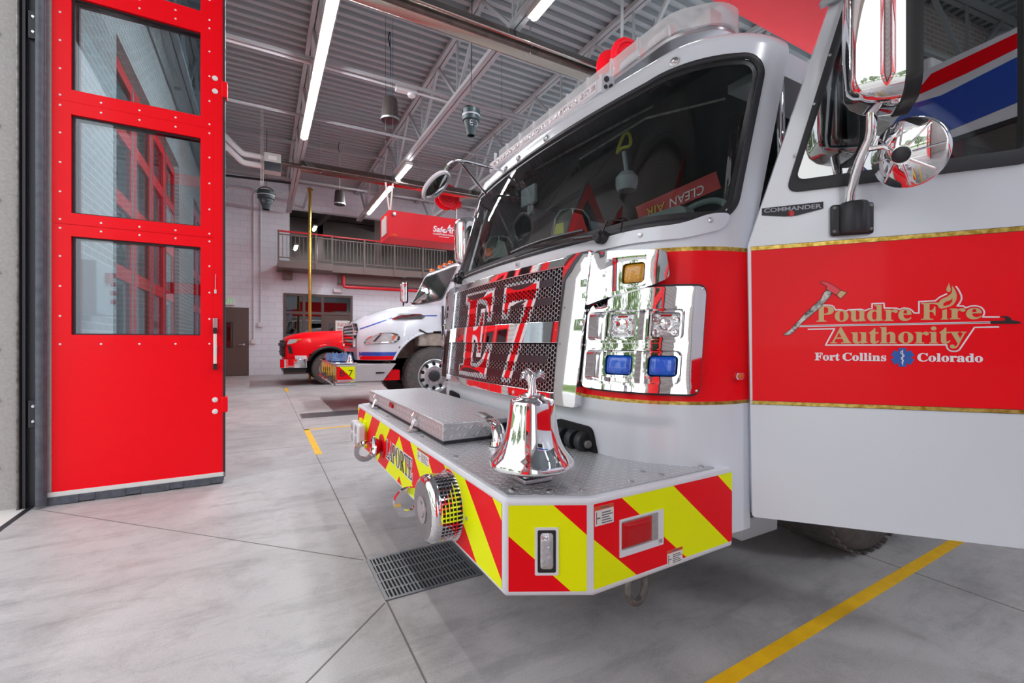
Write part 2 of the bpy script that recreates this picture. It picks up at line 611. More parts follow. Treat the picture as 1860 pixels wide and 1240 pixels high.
_tx = {}
def text_mesh(string, offset=0, serif=False):
    key = (string, offset, serif)
    if key in _tx:
        return _tx[key]
    body = string
    if serif:
        body = ''
        for ch in string:
            if 'A' <= ch <= 'Z':
                body += chr(0x1D400 + ord(ch) - 65)
            elif 'a' <= ch <= 'z':
                body += chr(0x1D41A + ord(ch) - 97)
            elif '0' <= ch <= '9':
                body += chr(0x1D7CE + ord(ch) - 48)
            else:
                body += ch
    c = bpy.data.curves.new('lettering', 'FONT')
    c.body = body
    c.offset = offset
    c.resolution_u = 4
    o = bpy.data.objects.new('lettering', c)
    COL.objects.link(o)
    dg = bpy.context.evaluated_depsgraph_get()
    me = bpy.data.meshes.new_from_object(o.evaluated_get(dg))
    vs = [(p.co.x, p.co.y) for p in me.vertices]
    fs = [tuple(p.vertices) for p in me.polygons]
    bpy.data.objects.remove(o)
    bpy.data.curves.remove(c)
    bpy.data.meshes.remove(me)
    xs = [p[0] for p in vs]
    ys = [p[1] for p in vs]
    _tx[key] = (vs, fs, (min(xs), max(xs), min(ys), max(ys)))
    return _tx[key]

def thing(name, label, cat, loc=(0, 0, 0), group=None):
    o = bpy.data.objects.new(name, None)
    COL.objects.link(o)
    o.location = loc
    o.empty_display_size = .1
    ORG[o.name] = v3(loc)
    o['label'] = label
    o['category'] = cat
    if group:
        o['group'] = group
    return o

def tag(o, label=None, cat=None, group=None, kind=None):
    if label:
        o['label'] = label
    if cat:
        o['category'] = cat
    if group:
        o['group'] = group
    if kind:
        o['kind'] = kind
    return o

def struct(mb, name, mats, label=None, **k):
    o = mb.build(name, mats, **k)
    o['kind'] = 'structure'
    if label:
        o['label'] = label
    return o

def dup(root, loc, label, group=None):
    r = root.copy()
    COL.objects.link(r)
    r.location = loc
    r['label'] = label
    if group:
        r['group'] = group
    def rec(src, dst):
        for ch in list(src.children):
            c = ch.copy()
            COL.objects.link(c)
            c.parent = dst
            rec(ch, c)
    rec(root, r)
    return r

def bez(p0, p1, p2, n=6):
    return [v3(p0) * (1 - t) ** 2 + v3(p1) * 2 * t * (1 - t) + v3(p2) * t * t for t in (i / n for i in range(n + 1))]

def clip_half(poly, f):
    """Keep the part of a 2-D polygon where f(x, y) >= 0 (f linear)."""
    o = []
    for i in range(len(poly)):
        p, q = poly[i], poly[(i + 1) % len(poly)]
        a, b = f(*p), f(*q)
        if a >= 0:
            o.append(p)
        if (a >= 0) != (b >= 0):
            t = a / (a - b)
            o.append((p[0] + (q[0] - p[0]) * t, p[1] + (q[1] - p[1]) * t))
    return o

def stripes(mb, fn, outline, q, bounds, colours, c, holes=()):
    """Split an outline into bands of q(x, y) and lay each one down with its own colour."""
    bs = [-99] + list(bounds) + [99]
    for i in range(len(bs) - 1):
        p = clip_half(outline, lambda x, y: q(x, y) - bs[i])
        if len(p) > 2:
            p = clip_half(p, lambda x, y: bs[i + 1] - q(x, y))
        pieces = [p]
        for (a0, a1, b0, b1) in holes:
            nx = []
            for pc in pieces:
                if len(pc) < 3:
                    continue
                nx.append(clip_half(pc, lambda x, y: a0 - x))
                nx.append(clip_half(pc, lambda x, y: x - a1))
                mid = clip_half(pc, lambda x, y: x - a0)
                mid = clip_half(mid, lambda x, y: a1 - x) if len(mid) > 2 else []
                if len(mid) > 2:
                    nx.append(clip_half(mid, lambda x, y: b0 - y))
                    nx.append(clip_half(mid, lambda x, y: y - b1))
            pieces = nx
        for pc in pieces:
            if len(pc) > 2:
                mb.poly([fn(x, y, c) for x, y in pc], colours[i])
# ------------------------------------------------------------------ the setting
HX = 13.0
FW = 17.0
struct(MB().box(-1.36, HX, -8, 24, -.3, 0), 'floor', 'concrete', 'grey polished concrete bay floor')
struct(MB().box(-70, -1.36, -60, 70, -.32, -.015), 'floor_outside', 'asphalt', 'pale concrete driveway outside the bay doors')

def strip(name, pts, w, m, z=.0015):
    mb = MB()
    for a, b in pts:
        a, b = V(a), V(b)
        d = (b - a).normalized()
        s = V((-d.y, d.x)) * w / 2
        mb.add([(*(a - s), 0), (*(b - s), 0), (*(b + s), 0), (*(a + s), 0), (*(a - s), z), (*(b - s), z), (*(b + s), z), (*(a + s), z)],
               [(4, 5, 6, 7), (0, 1, 5, 4), (1, 2, 6, 5), (2, 3, 7, 6), (3, 0, 4, 7)])
    return struct(mb, name, m)
strip('trim_joints', [((.465, -8), (.465, 17)), ((2.72, -8), (2.72, 17)), ((6.4, -8), (6.4, 17)), ((.455, 1.93), (-1.34, .13)), ((.45, 2.36), (-1.34, 4.16)),
                      ((-1.34, 5.25), (13, 5.25)), ((-1.34, 11.5), (13, 11.5))], .007, 'joint', .0006)
strip('trim_threshold', [((-1.34, -8), (-1.34, 17))], .03, 'dark_metal', .003)
y1 = strip('floor_line', [((.2, .93), (6, 1.067))], .052, 'yline', .001)
y2 = strip('floor_line', [((.492, 4.78), (.492, 6.225)), ((.465, 6.2), (2.4, 6.2))], .062, 'yline', .001)
y3 = strip('floor_line', [((.498, 11.1), (.498, 12.0))], .062, 'yline', .001)

def xz(a, b, c):
    return V((a, FW - c, b))
wall = MB().panel(xz, [(-1.36, 0), (13, 0), (13, 6.5), (-1.36, 6.5)],
                  [[(.83, 3.62), (12.9, 3.62), (12.9, 5.6), (.83, 5.6)], [(.646, .005), (2.85, .005), (2.85, 2.72), (.646, 2.72)]], -.22, 0)
struct(wall, 'wall_far', 'cmu', 'far grey painted block wall')
def yz(a, b, c):
    return V((-1.36 + c, a, b))
fac = MB().panel(yz, [(-8, 0), (17, 0), (17, 6.5), (-8, 6.5)],
                 [[(o, .001), (o + 4.2, .001), (o + 4.2, 4.4), (o, 4.4)] for o in (-6.32, -.01, 6.3, 12.6)], -.34, 0)  # the bay behind the camera stays open as added daylight fill
struct(fac, 'wall_front', 'brick_in', 'front wall between the bay doors')
struct(MB().box(-1.72, -1.701, 4.2, 6.28, 0, 6.5).box(-1.72, -1.701, 10.5, 12.58, 0, 6.5).box(-1.72, -1.701, -2.1, -.03, 0, 6.5)
       .box(-1.72, -1.701, -8, 17, 4.42, 6.5), 'wall_outer', 'brick_y', 'tan brick outer face of the front wall')
struct(MB().box(-13, -1.75, 17.4, 17.8, -.01, 5.5), 'wall_wing', 'brick', 'tan brick wing outside')
struct(MB().box(HX, HX + .2, -8, 24, 0, 6.5), 'wall_back', 'cmu_y', 'grey block wall behind the engines')
struct(MB().box(-1.36, HX, -8.2, -8, 0, 6.5), 'wall_near', 'cmu', 'grey block wall at the near end')

def deck_profile(y0, y1, x0, x1, z, h=.075, p=.2):
    mb = MB()
    ys = []
    y = y0
    while y < y1:
        ys += [(y, z), (y + p * .42, z), (y + p * .5, z + h), (y + p * .92, z + h)]
        y += p
    vs = [(x0, a, b) for a, b in ys] + [(x1, a, b) for a, b in ys]
    k = len(ys)
    mb.add(vs, [(i, i + 1, k + i + 1, k + i) for i in range(k - 1)])
    return mb
dk = deck_profile(-8, 17, -1.4, HX, 6.45)
dk.box(-1.8, HX + .2, -8.2, 24, 6.56, 6.7)
struct(dk, 'ceiling', 'deck', 'grey corrugated steel roof deck', smooth=10)

for i, x in enumerate((-1.1, .78, 3.0, 5.2, 7.4, 9.6)):
    mb = MB()
    for dx in (-.045, .045):
        mb.beam((x + dx, -8, 6.41), (x + dx, 17, 6.41), .07, .07)
        mb.beam((x + dx, -7.6, 5.36), (x + dx, 16.6, 5.36), .07, .07)
    y = -7.6
    while y < 16.4:
        mb.beam((x, y, 6.4), (x, y + 1.0, 5.37), .05, .05)
        mb.beam((x, y + 1.0, 5.37), (x, y + 2.0, 6.4), .05, .05)
        mb.beam((x, y + 1.0, 5.37), (x, y + 1.0, 6.4), .03, .03)
        y += 2.0
    struct(mb, 'ceiling_joist', 'steel', 'open web steel roof joist')
for y in (2.0, 7.3, 9.3, 13.2):
    mb = MB().beam((-1.3, y, 6.33), (HX, y, 6.33), .045, .045).beam((-1.3, y + .25, 5.42), (HX, y + .25, 5.42), .04, .04)
    struct(mb, 'ceiling_bridging', 'steel', 'thin steel bridging across the joists')

# --- far wall: door, storefront, balcony, pipes
d1 = MB().box(-1.06, -.42, 16.95, 17.0, .01, 2.13)
dr = struct(d1, 'door_1', 'doorbrown', 'brown steel exit door with narrow window', bevel=.004)
MB().box(-.98, -.8, 16.94, 16.952, .9, 1.72, 0).build('door_window', 'black', dr)
MB().box(-.955, -.825, 16.935, 16.945, .93, 1.69, 0).build('door_pane', 'storeglass', dr)
MB().lathe((-.5, 16.95, 1.0), (0, -1, 0), [(.035, 0), (.035, .015), (.015, .02), (.015, .06)], 12).beam((-.5, 16.88, 1.0), (-.63, 16.88, 1.0), .02, .02).build('door_handle', 'brushed', dr)
fr = MB()
fr.panel(lambda a, b, c: V((a, 17 - c, b)), [(-1.12, 0), (-.36, 0), (-.36, 2.19), (-1.12, 2.19)], [[(-1.06, 0.0001), (-.42, 0.0001), (-.42, 2.13), (-1.06, 2.13)]], -.05, .03)
fr.build('door_frame', 'doorbrown', dr)

sf = MB()
holes = [[(.72, 2.12), (1.23, 2.12), (1.23, 2.65), (.72, 2.65)], [(1.31, 2.12), (1.82, 2.12), (1.82, 2.65), (1.31, 2.65)], [(1.9, 2.12), (2.78, 2.12), (2.78, 2.65), (1.9, 2.65)],
         [(.72, .1), (1.23, .1), (1.23, 2.03), (.72, 2.03)], [(1.31, .1), (1.82, .1), (1.82, 2.03), (1.31, 2.03)], [(1.93, .01), (2.75, .01), (2.75, 2.03), (1.93, 2.03)]]
sf.panel(xz, [(.64, 0), (2.86, 0), (2.86, 2.73), (.64, 2.73)], holes, -.1, .02, back=True)
w1 = struct(sf, 'window_1', 'doorbrown', 'brown framed glass storefront in the far wall')
for h in holes[:5]:
    MB().box(h[0][0], h[1][0], 17.02, 17.03, h[0][1], h[2][1]).build('window_pane', 'storeglass', w1)
sd = MB().panel(xz, [(1.935, .01), (2.745, .01), (2.745, 2.025), (1.935, 2.025)], [[(2.05, 1.2), (2.2, 1.2), (2.2, 1.75), (2.05, 1.75)]], -.05, 0, back=True).build('store_door', 'doorbrown', w1)
MB().box(2.05, 2.2, 17.02, 17.03, 1.2, 1.75).build('door_pane', 'storeglass', sd)
struct(MB().box(.4, 6, 19.2, 19.3, 0, 3.3).box(.4, 6, 17.25, 19.3, 3.3, 3.38).box(.3, .4, 17.25, 19.3, 0, 3.38).box(6, 6.1, 17.25, 19.3, 0, 3.38), 'wall_lobby', 'brown', 'dim room behind the storefront glass')
ns = thing('notice_sign', 'white NO notice with red print on the storefront door', 'sign', (2.5, 16.99, 1.6))
MB().box(2.28, 2.72, 16.985, 16.998, 1.36, 1.84).build('sign_board', 'signwhite', ns)
nl = MB()
nfr = lambda a, b, c: V((a, 16.984 - c, b))
nl.text(nfr, 'NO', 2.36, 1.62, w=.28, h=.14, mi=0)
for k, (a, b) in enumerate(((2.33, 2.67), (2.36, 2.6))):
    nl.fbox(Fr((0, 16.984, 0), (1, 0, 0), (0, 0, 1), (0, -1, 0)), a, b, 1.53 - k * .07, 1.56 - k * .07, 0, .001)
nl.build('sign_lettering', 'railred', ns)

ex = thing('exit_sign', 'green EXIT sign over the brown door', 'sign', (-.95, 16.98, 2.28))
MB().box(-1.14, -.74, 16.93, 16.99, 2.26, 2.5).build('sign_case', 'signwhite', ex, bevel=.006)
MB().text(lambda a, b, c: V((a, 16.929 - c, b)), 'EXIT', -1.11, 2.3, w=.34, h=.16).build('sign_lettering', 'signgreen', ex)

# balcony
struct(MB().box(.44, 2.06, 15.9, 17.0, 3.42, 3.64).box(2.06, 6.5, 16.4, 17.0, 3.44, 3.7).box(.62, .9, 16.6, 17, 3.16, 3.42), 'trim_balcony', 'mezz', 'brown steel balcony edge', bevel=.01)
struct(MB().box(2.35, 7.5, 16.75, 16.999, 3.12, 3.44), 'trim_beam', 'mezz', 'brown beam under the balcony')
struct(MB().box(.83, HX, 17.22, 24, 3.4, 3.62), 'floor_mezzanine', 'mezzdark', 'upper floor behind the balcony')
struct(MB().box(-.2, HX, 22.5, 22.6, 3.62, 6.4).box(.7, .8, 17.22, 22.5, 3.62, 6.4), 'wall_mezzanine', 'mezzwall', 'wall of the upper floor')
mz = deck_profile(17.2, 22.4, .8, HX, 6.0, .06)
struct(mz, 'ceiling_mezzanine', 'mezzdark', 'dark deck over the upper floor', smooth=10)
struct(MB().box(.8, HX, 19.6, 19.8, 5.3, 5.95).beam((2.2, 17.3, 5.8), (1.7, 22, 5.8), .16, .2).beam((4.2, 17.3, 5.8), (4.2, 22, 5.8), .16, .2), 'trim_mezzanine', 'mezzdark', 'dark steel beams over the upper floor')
for x, y in ((3.86, 17.5), (2.06, 19.7)):
    struct(MB().box(x - .1, x + .1, y - .1, y + .1, 3.62, 6.0), 'trim_column', 'mezz', 'brown steel column')

def railing(x0, x1, y, zf, zr, label, end=True):
    t = thing('balcony_railing', label, 'railing', ((x0 + x1) / 2, y, zf))
    MB().beam((x0 - .03, y, zr), (x1 + .03, y, zr), .06, .05).build('top_rail', 'railred', t, bevel=.008, label='red top rail')
    MB().beam((x0, y, zr - .1), (x1, y, zr - .1), .035, .035).build('mid_rail', 'mezz', t)
    MB().beam((x0, y, zf + .1), (x1, y, zf + .1), .035, .035).build('bottom_rail', 'mezz', t)
    n = int((x1 - x0) / .115)
    for i in range(n + 1):
        x = x0 + (x1 - x0) * i / n
        if i % 9 == 0:
            MB().beam((x, y - .03, zf - .18), (x, y - .03, zr), .06, .05, (1, 0, 0)).build('post', 'mezz', t)
        else:
            MB().beam((x, y, zf + .1), (x, y, zr - .1), .016, .016, (1, 0, 0)).build('baluster', 'mezz', t)
    return t
railing(.46, 2.02, 15.93, 3.64, 4.56, 'short brown balcony railing with red top rail, behind the brass pole')
railing(2.1, 6.2, 16.43, 3.7, 4.66, 'long brown balcony railing with red top rail, above the white truck')

bp = thing('brass_pole', 'tall brass slide pole in front of the balcony', 'pole', (1.25, 14.6, 0))
MB().tube([(1.25, 14.6, .0), (1.25, 14.6, 5.62)], .042, 14).build('pole', 'brass', bp)
MB().lathe((1.25, 14.6, 5.56), (0, 0, 1), [(.05, 0), (.085, .01), (.085, .04), (.05, .06)], 16).build('collar', 'brass', bp)
MB().beam((1.25, 14.6, 5.65), (1.25, 16.99, 5.65), .06, .06).build('bracket', 'steel', bp)

pp = MB().tube([(2.5, 16.68, 3.4)] + [(2.5, 16.68, 3.08)] + [(2.53, 16.68, 3.02), (2.6, 16.68, 3.0), (6.6, 16.68, 3.0)], .055, 10)
tag(pp.build('sprinkler_pipe', 'railred'), 'red pipe running along the far wall above the storefront', 'pipe')
for x, z0, z1, lb in ((-.22, 1.15, 5.9, 'thin conduit on the far wall ending in a small box'), (-.02, 1.7, 5.7, 'thin conduit with a plug on the far wall, right of the boxed one'), (-1.02, 2.5, 5.9, 'thin conduit on the far wall rising above the exit sign')):
    c = thing('wall_conduit', lb, 'conduit', (x, 16.98, z0))
    MB().tube([(x, 16.96, z0), (x, 16.96, z1), (x + .12, 16.96, z1 + .12), (x + .8, 16.96, z1 + .14)], .022, 8).build('pipe', 'duct', c)
    MB().box(x - .07, x + .07, 16.9, 16.99, z0 - .12, z0 + .02).build('junction_box', 'duct', c)
eb = MB().box(2.2, 2.5, 16.88, 16.99, 2.82, 2.94).box(2.33, 2.36, 16.94, 16.97, 2.94, 3.45)
tag(eb.build('emergency_light', 'duct', bevel=.01), 'small white box light on the wall under the balcony', 'light')
gp = MB().beam((-1.3, 14.0, 5.42), (.75, 14.0, 5.5), .05, .05)
tag(gp.build('support_bar', 'dark_metal'), 'dark bar spanning to the joist by the far wall', 'bar')

# --- bay doors
ROWS = [(1.14, 1.825), (1.97, 2.655), (2.81, 3.46), (3.61, 4.16)]
def leaf(name, label, o, u, n, W=1.0, H=4.3, hard=False, stile=(.12, .862)):
    f = Fr(o, u, (0, 0, 1), n)
    s0, s1 = stile[0] * W, stile[1] * W
    holes = [[(s0, a), (s1, a), (s1, b), (s0, b)] for a, b in ROWS]
    mb = MB().panel(f, [(.028, .085), (W, .085), (W, H), (.028, H)], holes, -.045, 0, back=True)
    for b0, b1 in [(ROWS[0][0] - .07, ROWS[0][1] + .055)] + [(a - .055, b + .055) for a, b in ROWS[1:]]:
        for za in (b0 + .012, b1 - .012):
            for k in range(5):
                a = s0 - .05 + (s1 - s0 + .1) * k / 4
                mb.lathe(f(a, za, -.001), f.n, [(.0095, 0), (.008, .003), (.003, .0055)], 8, mi=1)
        for k in range(1, 4):
            for a in (s0 - .05, s1 + .05):
                mb.lathe(f(a, b0 + (b1 - b0) * k / 4, -.001), f.n, [(.0095, 0), (.008, .003), (.003, .0055)], 8, mi=1)
    root = struct(mb, name, ['door_red', 'signwhite'], label)
    # raised cover plates round the windows
    pl = MB()
    for i, (a, b) in enumerate(ROWS):
        lo = a - .075
        hi = b + .075
        pl.panel(f, [(s0 - .075, lo), (s1 + .075, lo), (s1 + .075, hi), (s0 - .075, hi)], [[(s0 + .006, a + .006), (s1 - .006, a + .006), (s1 - .006, b - .006), (s0 + .006, b - .006)]], -.02, .0025)
    pl.build('cover_plate', 'door_red', root)
    for a, b in ROWS:
        MB().panel(f, [(s0, a), (s1, a), (s1, b), (s0, b)], [[(s0 + .02, a + .015), (s1 - .008, a + .015), (s1 - .008, b - .015), (s0 + .02, b - .015)]], -.04, -.018, back=True).build('gasket', 'rubber', root)
        MB().fbox(f, s0, s1, a, b, -.031, -.025).build('pane', 'leafglass', root)
    MB().fbox(f, 0, .028, .06, H, -.045, .003).build('edge_strip', 'pier', root)
    MB().fbox(f, W, W + .014, .05, H, -.05, .004).build('edge_seal', 'rubber', root)
    MB().fbox(f, 0, W + .01, .055, .087, -.045, .004).build('bottom_strip', 'signwhite', root, label='white bottom strip')
    mb = MB()
    for k in range(12):
        a0, a1 = W * k / 12, W * (k + 1) / 12
        mb.fbox(f, a0, a1, .002 + .004 * (k % 3), .056, -.04, .012 + .004 * ((k * 5) % 3))
    mb.build('bottom_seal', 'greyrub', root)
    if hard:
        hb = MB().fbox(f, .935, .965, 1.19, 1.28, 0, .018).fbox(f, .937, .963, 1.0, 1.07, 0, .012)
        ht = hb.build('latch', 'brushed', root, bevel=.003)
        MB().tube([f(.95, 1.2, .03), f(.95, .9, .03)], .011, 10).fbox(f, .938, .962, 1.16, 1.205, .01, .042, 1).fbox(f, .938, .962, .885, .93, .01, .042, 1).build('latch_handle', ['signwhite', 'black'], ht)
        MB().tube([f(.952, 1.62, .004), f(.95, 1.5, .004)], .002, 6).fbox(f, .943, .958, 1.47, 1.5, 0, .012).build('pull_cord', 'rope_white', root)
        for z in (3.13, 3.03, .65, .56):
            MB().lathe(f(.948, z, 0), f.n, [(.02, 0), (.019, .006), (.008, .012), (.001, .012)], 14).build('bolt_cap', 'signwhite', root)
        for z in (3.05, .6):
            MB().fbox(f, .99, 1.03, z - .05, z + .07, -.06, .01).build('hinge', 'door_red', root, bevel=.006)
    return root
leaf('door_2', 'near red folding bay door panel, opened into the bay', (-1.262, 4.16, 0), (1, .015, 0), (.015, -1, 0), hard=True)
leaf('door_3', 'second red door panel folded behind the front one', (-.262, 4.27, 0), (-1, .015, 0), (.015, 1, 0))
leaf('door_4', 'red folding bay door panel at the near side of the opening', (-1.262, .02, 0), (1, 0, 0), (0, 1, 0))
for j, y0 in enumerate((6.3, 12.6)):
    for k in range(4):
        leaf('door_%d' % (5 + j * 4 + k), 'closed red glazed panel of the next bay door', (-1.42, y0 + 4.18 - 1.045 * k, 0), (0, -1, 0), (1, 0, 0), W=1.03)

# door jamb, track and seals beside the open panel
jm = MB().box(-1.75, -1.40, 4.186, 4.2, 0, 4.4)
jo = struct(jm, 'trim_jamb', 'pier', 'grey steel door jamb panel')
bm_ = MB()
for z in (.28, .72, 1.05, 1.55, 2.02, 2.5, 3.1):
    bm_.lathe((-1.497, 4.186, z), (0, -1, 0), [(.011, 0), (.011, .012), (.006, .016)], 8)
bm_.build('jamb_bolts', 'dark_metal', jo)
struct(MB().box(-1.40, -1.385, 4.15, 4.2, 0, 4.4).box(-1.385, -1.30, 4.192, 4.21, 0, 4.4, 1).box(-1.375, -1.36, 4.16, 4.19, 0, 4.4, 1), 'trim_track', ['dtrack', 'dark_metal'], 'dark door track')
struct(MB().tube([(-1.392, 4.148, .01), (-1.392, 4.148, 4.4)], .009, 8), 'trim_seal', 'dull_metal', 'thin metal edge of the track')
bk = MB()
for z in (.62, 3.2):
    bk.box(-1.35, -1.31, 4.17, 4.19, z - .09, z + .09)
    for dz in (-.05, .05):
        bk.lathe((-1.325, 4.17, z + dz), (0, -1, 0), [(.016, 0), (.014, .006), (.008, .012)], 10, mi=1)
struct(bk, 'trim_hinge', ['dark_metal', 'brushed'], 'bolted hinge bracket of the bay door')
struct(MB().tube([(-1.277, 4.118, .015), (-1.277, 4.118, 4.4)], .023, 12).tube([(-1.268, 4.135, .015), (-1.268, 4.135, 4.4)], .02, 12), 'trim_gasket', 'greyrub', 'grey rubber bulb seal of the bay door')

cb = thing('door_control_box', 'grey door control box with red buttons, seen through the open bay door glass', 'control box', (-1.2, 5.25, 1.5))
MB().box(-1.358, -1.2, 4.98, 5.5, 1.33, 1.78).build('box', 'boxgrey', cb, bevel=.01)
for k, z in enumerate((1.7, 1.62, 1.54, 1.46)):
    MB().lathe((-1.2, 5.38, z), (1, 0, 0), [(.022, 0), (.022, .03), (.014, .036)], 10).build('button', 'railred', cb, label='red push button')
MB().box(-1.2, -1.17, 5.2, 5.32, 1.62, 1.7).build('switch', 'railred', cb)

# --- outside: trees and a far hedge, seen mirrored in the chrome
def tree(loc, h, r, seed, label):
    rnd = random.Random(seed)
    t = thing('tree', label, 'tree', loc, 'trees across the driveway')
    tk = MB().tube([v3(loc), v3(loc) + V((.1, .05, h * .4)), v3(loc) + V((0, .1, h * .75))], [.22, .16, .07], 8)
    tk.build('trunk', 'bark', t)
    mb = MB()
    for k in range(1500):
        while True:
            p = V((rnd.uniform(-1, 1), rnd.uniform(-1, 1), rnd.uniform(-1, 1)))
            if .35 < p.length < 1:
                break
        w = 1 + .25 * math.sin(p.x * 5 + seed) * math.cos(p.y * 4)
        c = v3(loc) + V((p.x * r * w, p.y * r * w, h * .62 + p.z * h * .36))
        a = V((rnd.gauss(0, 1), rnd.gauss(0, 1), rnd.gauss(0, 1))).normalized() * rnd.uniform(.12, .26)
        b = a.orthogonal().normalized() * a.length * .6
        mb.add([c - a, c + b, c + a, c - b], [(0, 1, 2, 3)])
    cr = mb.build('crown', 'leaf', t, recalc=False)
for k, (x, y, h, r) in enumerate(((-15, 1.5, 7.5, 2.3), (-17, 7.5, 8.5, 2.6), (-19, 13, 7, 2.5), (-14, -6, 7, 2.2), (-24, -2, 9, 3))):
    tree((x, y, 0), h, r, k + 3, ['tall leafy tree across the driveway', 'broad leafy tree left of the tallest', 'low broad tree far left across the driveway', 'narrow leafy tree right across the driveway', 'tallest leafy tree standing furthest away'][k])
struct(MB().box(-70, -30, -60, 70, -.01, .0).box(-46, -44, -50, 60, 0, 2.4), 'hills', 'grassy', 'far grass and hedge')
# @@FIXTURES
# ------------------------------------------------------------------ ceiling fixtures
def strip_light(x, y0, y1, z, label, group='strip lights under the roof joists', chains=True):
    t = thing('ceiling_light', label, 'ceiling light', (x, (y0 + y1) / 2, z), group)
    MB().box(x - .075, x + .075, y0, y1, z, z + .07).build('housing', 'lamphouse', t, bevel=.006)
    n = max(1, round((y1 - y0) / 1.2))
    for k in range(n):
        a = y0 + .02 + (y1 - y0 - .04) * k / n
        b = y0 + .02 + (y1 - y0 - .04) * (k + 1) / n - .012
        mb = MB()
        mb.grid(lambda i, j: (x - .04 * math.cos(i * math.pi), a + (b - a) * j, z - .035 * math.sin(i * math.pi)), 8, 1)
        mb.build('lamp_tube', 'lamp', t)
        if k:
            MB().tube([(x - .062, a - .006, z), (x, a - .006, z - .05), (x + .062, a - .006, z)], .006, 6).build('clip', 'lamphouse', t)
    return t
strip_light(.76, 5.45, 10.2, 5.25, 'long lit strip light nearest the red bay door')
strip_light(3.05, .4, 5.0, 5.25, 'lit strip light at the top edge above the light bar')
strip_light(3.05, 10.5, 15.2, 5.25, 'lit strip light leading to the balcony, above the red cabinet')
strip_light(7.4, .4, 5.0, 5.25, 'unseen lit strip light added above the rear of the fire engine')  # unseen lamp, added as extra light behind the cab
strip_light(7.4, 10.5, 15.2, 5.25, 'unseen lit strip light added above the rear of the white truck')  # hidden by the cab, added only to help the lighting
strip_light(3.05, -6.5, -1.8, 5.25, 'unseen lit strip light added over the neighbouring rescue truck')  # added behind the camera for light and reflections
strip_light(9.6, 5.45, 10.2, 5.25, 'unseen lit strip light added furthest back over the bay')  # added out of view to fill the far wall and ceiling
strip_light(1.75, 18.2, 18.9, 5.35, 'short lit strip light in the upper room beside the brass pole', 'strip lights of the upper room')
strip_light(1.25, 20.4, 21.4, 5.0, 'short lit strip light deep in the upper room left of the brass pole', 'strip lights of the upper room')
strip_light(5.2, 18.4, 20.6, 5.5, 'lit strip light in the upper room behind the red cabinet', 'strip lights of the upper room')

def heater(y, z, x0, x1, label, box=True):
    t = thing('radiant_heater', label, 'heater', (x0, y, z), 'radiant tube heaters')
    MB().tube([(x0 + .2, y, z), (x1, y, z)], .05, 14).build('heater_tube', 'heattube', t)
    pr = [(-.2, -.05), (-.17, -.06), (-.1, .1), (.1, .1), (.17, -.06), (.2, -.05)]
    mb = MB()
    vs = [(x, y + a, z + b) for x in (x0 + .75, x1) for a, b in pr]
    mb.add(vs, [(i, i + 1, 7 + i, 6 + i) for i in range(5)])
    rf = mb.build('reflector', 'reflector', t, smooth=20)
    sl = rf.modifiers.new('solid', 'SOLIDIFY')
    sl.thickness = .006
    x = x0 + 1.2
    while x < x1:
        MB().tube([(x, y - .19, z - .05), (x, y - .06, z + .03), (x, y, z - .06), (x, y + .06, z + .03), (x, y + .19, z - .05)], .006, 6).build('wire_hanger', 'brushed', t)
        MB().tube([(x, y, z + .1), (x, y, 6.45)], .008, 6).build('chain', 'brushed', t)
        x += 2.4
    if box:
        MB().box(x0, x0 + .34, y - .15, y + .15, z - .26, z + .14).box(x0 + .003, x0 + .337, y - .153, y - .149, z - .26, z - .06, 1).build('burner_box', ['boxgrey', 'dark_metal'], t, bevel=.006)
        MB().fbox(Fr((x0 + .08, y - .152, z), (1, 0, 0), (0, 0, 1), (0, -1, 0)), 0, .17, -.01, .075, 0, .003).build('rating_label', 'signwhite', t)
        for dz, dy in ((.05, -.02), (-.13, .03)):
            MB().tube([(x0, y + dy, z + dz)] + [(x0 - .3, y + dy, z + dz + .01)] + bez((x0 - .36, y + dy, z + dz + .01), (x0 - .42, y + dy, z + dz + .01), (x0 - .5, y + dy, z + dz + .09)) + [(x0 - 1.2, y + dy, z + dz + .75)], .062, 14).build('air_duct', 'duct', t)
        for dx in (-.06, -.02):
            MB().tube([(x0 + dx, y - .1, 6.4), (x0 + dx, y - .1, z - .6)], .007, 6).build('cable', 'rope_white', t)
    return t
heater(11.7, 5.2, .05, 9, 'radiant tube heater with grey burner box above the white truck')
heater(5.45, 5.2, -.3, 9, 'dark radiant tube heater running across the top of the picture above the fire engine', box=False)

def speaker(loc, h, r, zt, label, rope='rope'):
    t = thing('hanging_speaker', label, 'speaker', loc, 'hanging cylinder speakers')
    o = v3(loc)
    MB().lathe(o, (0, 0, 1), [(r * .93, -.005), (r, .01), (r, .03), (r * .97, .05), (r * .8, h * .92), (r * .72, h), (.01, h)], 28).build('shell', 'speaker', t)
    MB().lathe(o, (0, 0, 1), [(r * 1.02, .0), (r * 1.03, .012), (r * 1.02, .03)], 28, cap=False).build('rim', 'brushed', t)
    MB().lathe(o, (0, 0, 1), [(.01, -.012), (r * .6, -.012), (r * .92, -.008)], 28, cap=False).build('grille', 'black', t)
    MB().tube([o + V((0, 0, h)), o + V((.01, 0, (zt - o.z + h) / 2)), V((o.x, o.y, zt))], .008, 6).build('hanging_rope', rope, t)
    MB().tube([V((o.x, o.y, zt - .3)), V((o.x - .03, o.y, zt - .15)), V((o.x, o.y, zt))], .012, 6).build('clip_hook', 'dark_metal', t)
speaker((1.95, 7.9, 4.92), .38, .155, 6.5, 'dark brown hanging speaker on a teal rope, nearest the front strip light')
speaker((1.85, 13.0, 4.8), .37, .15, 6.5, 'dark hanging speaker in front of the balcony opening', 'rope_white')

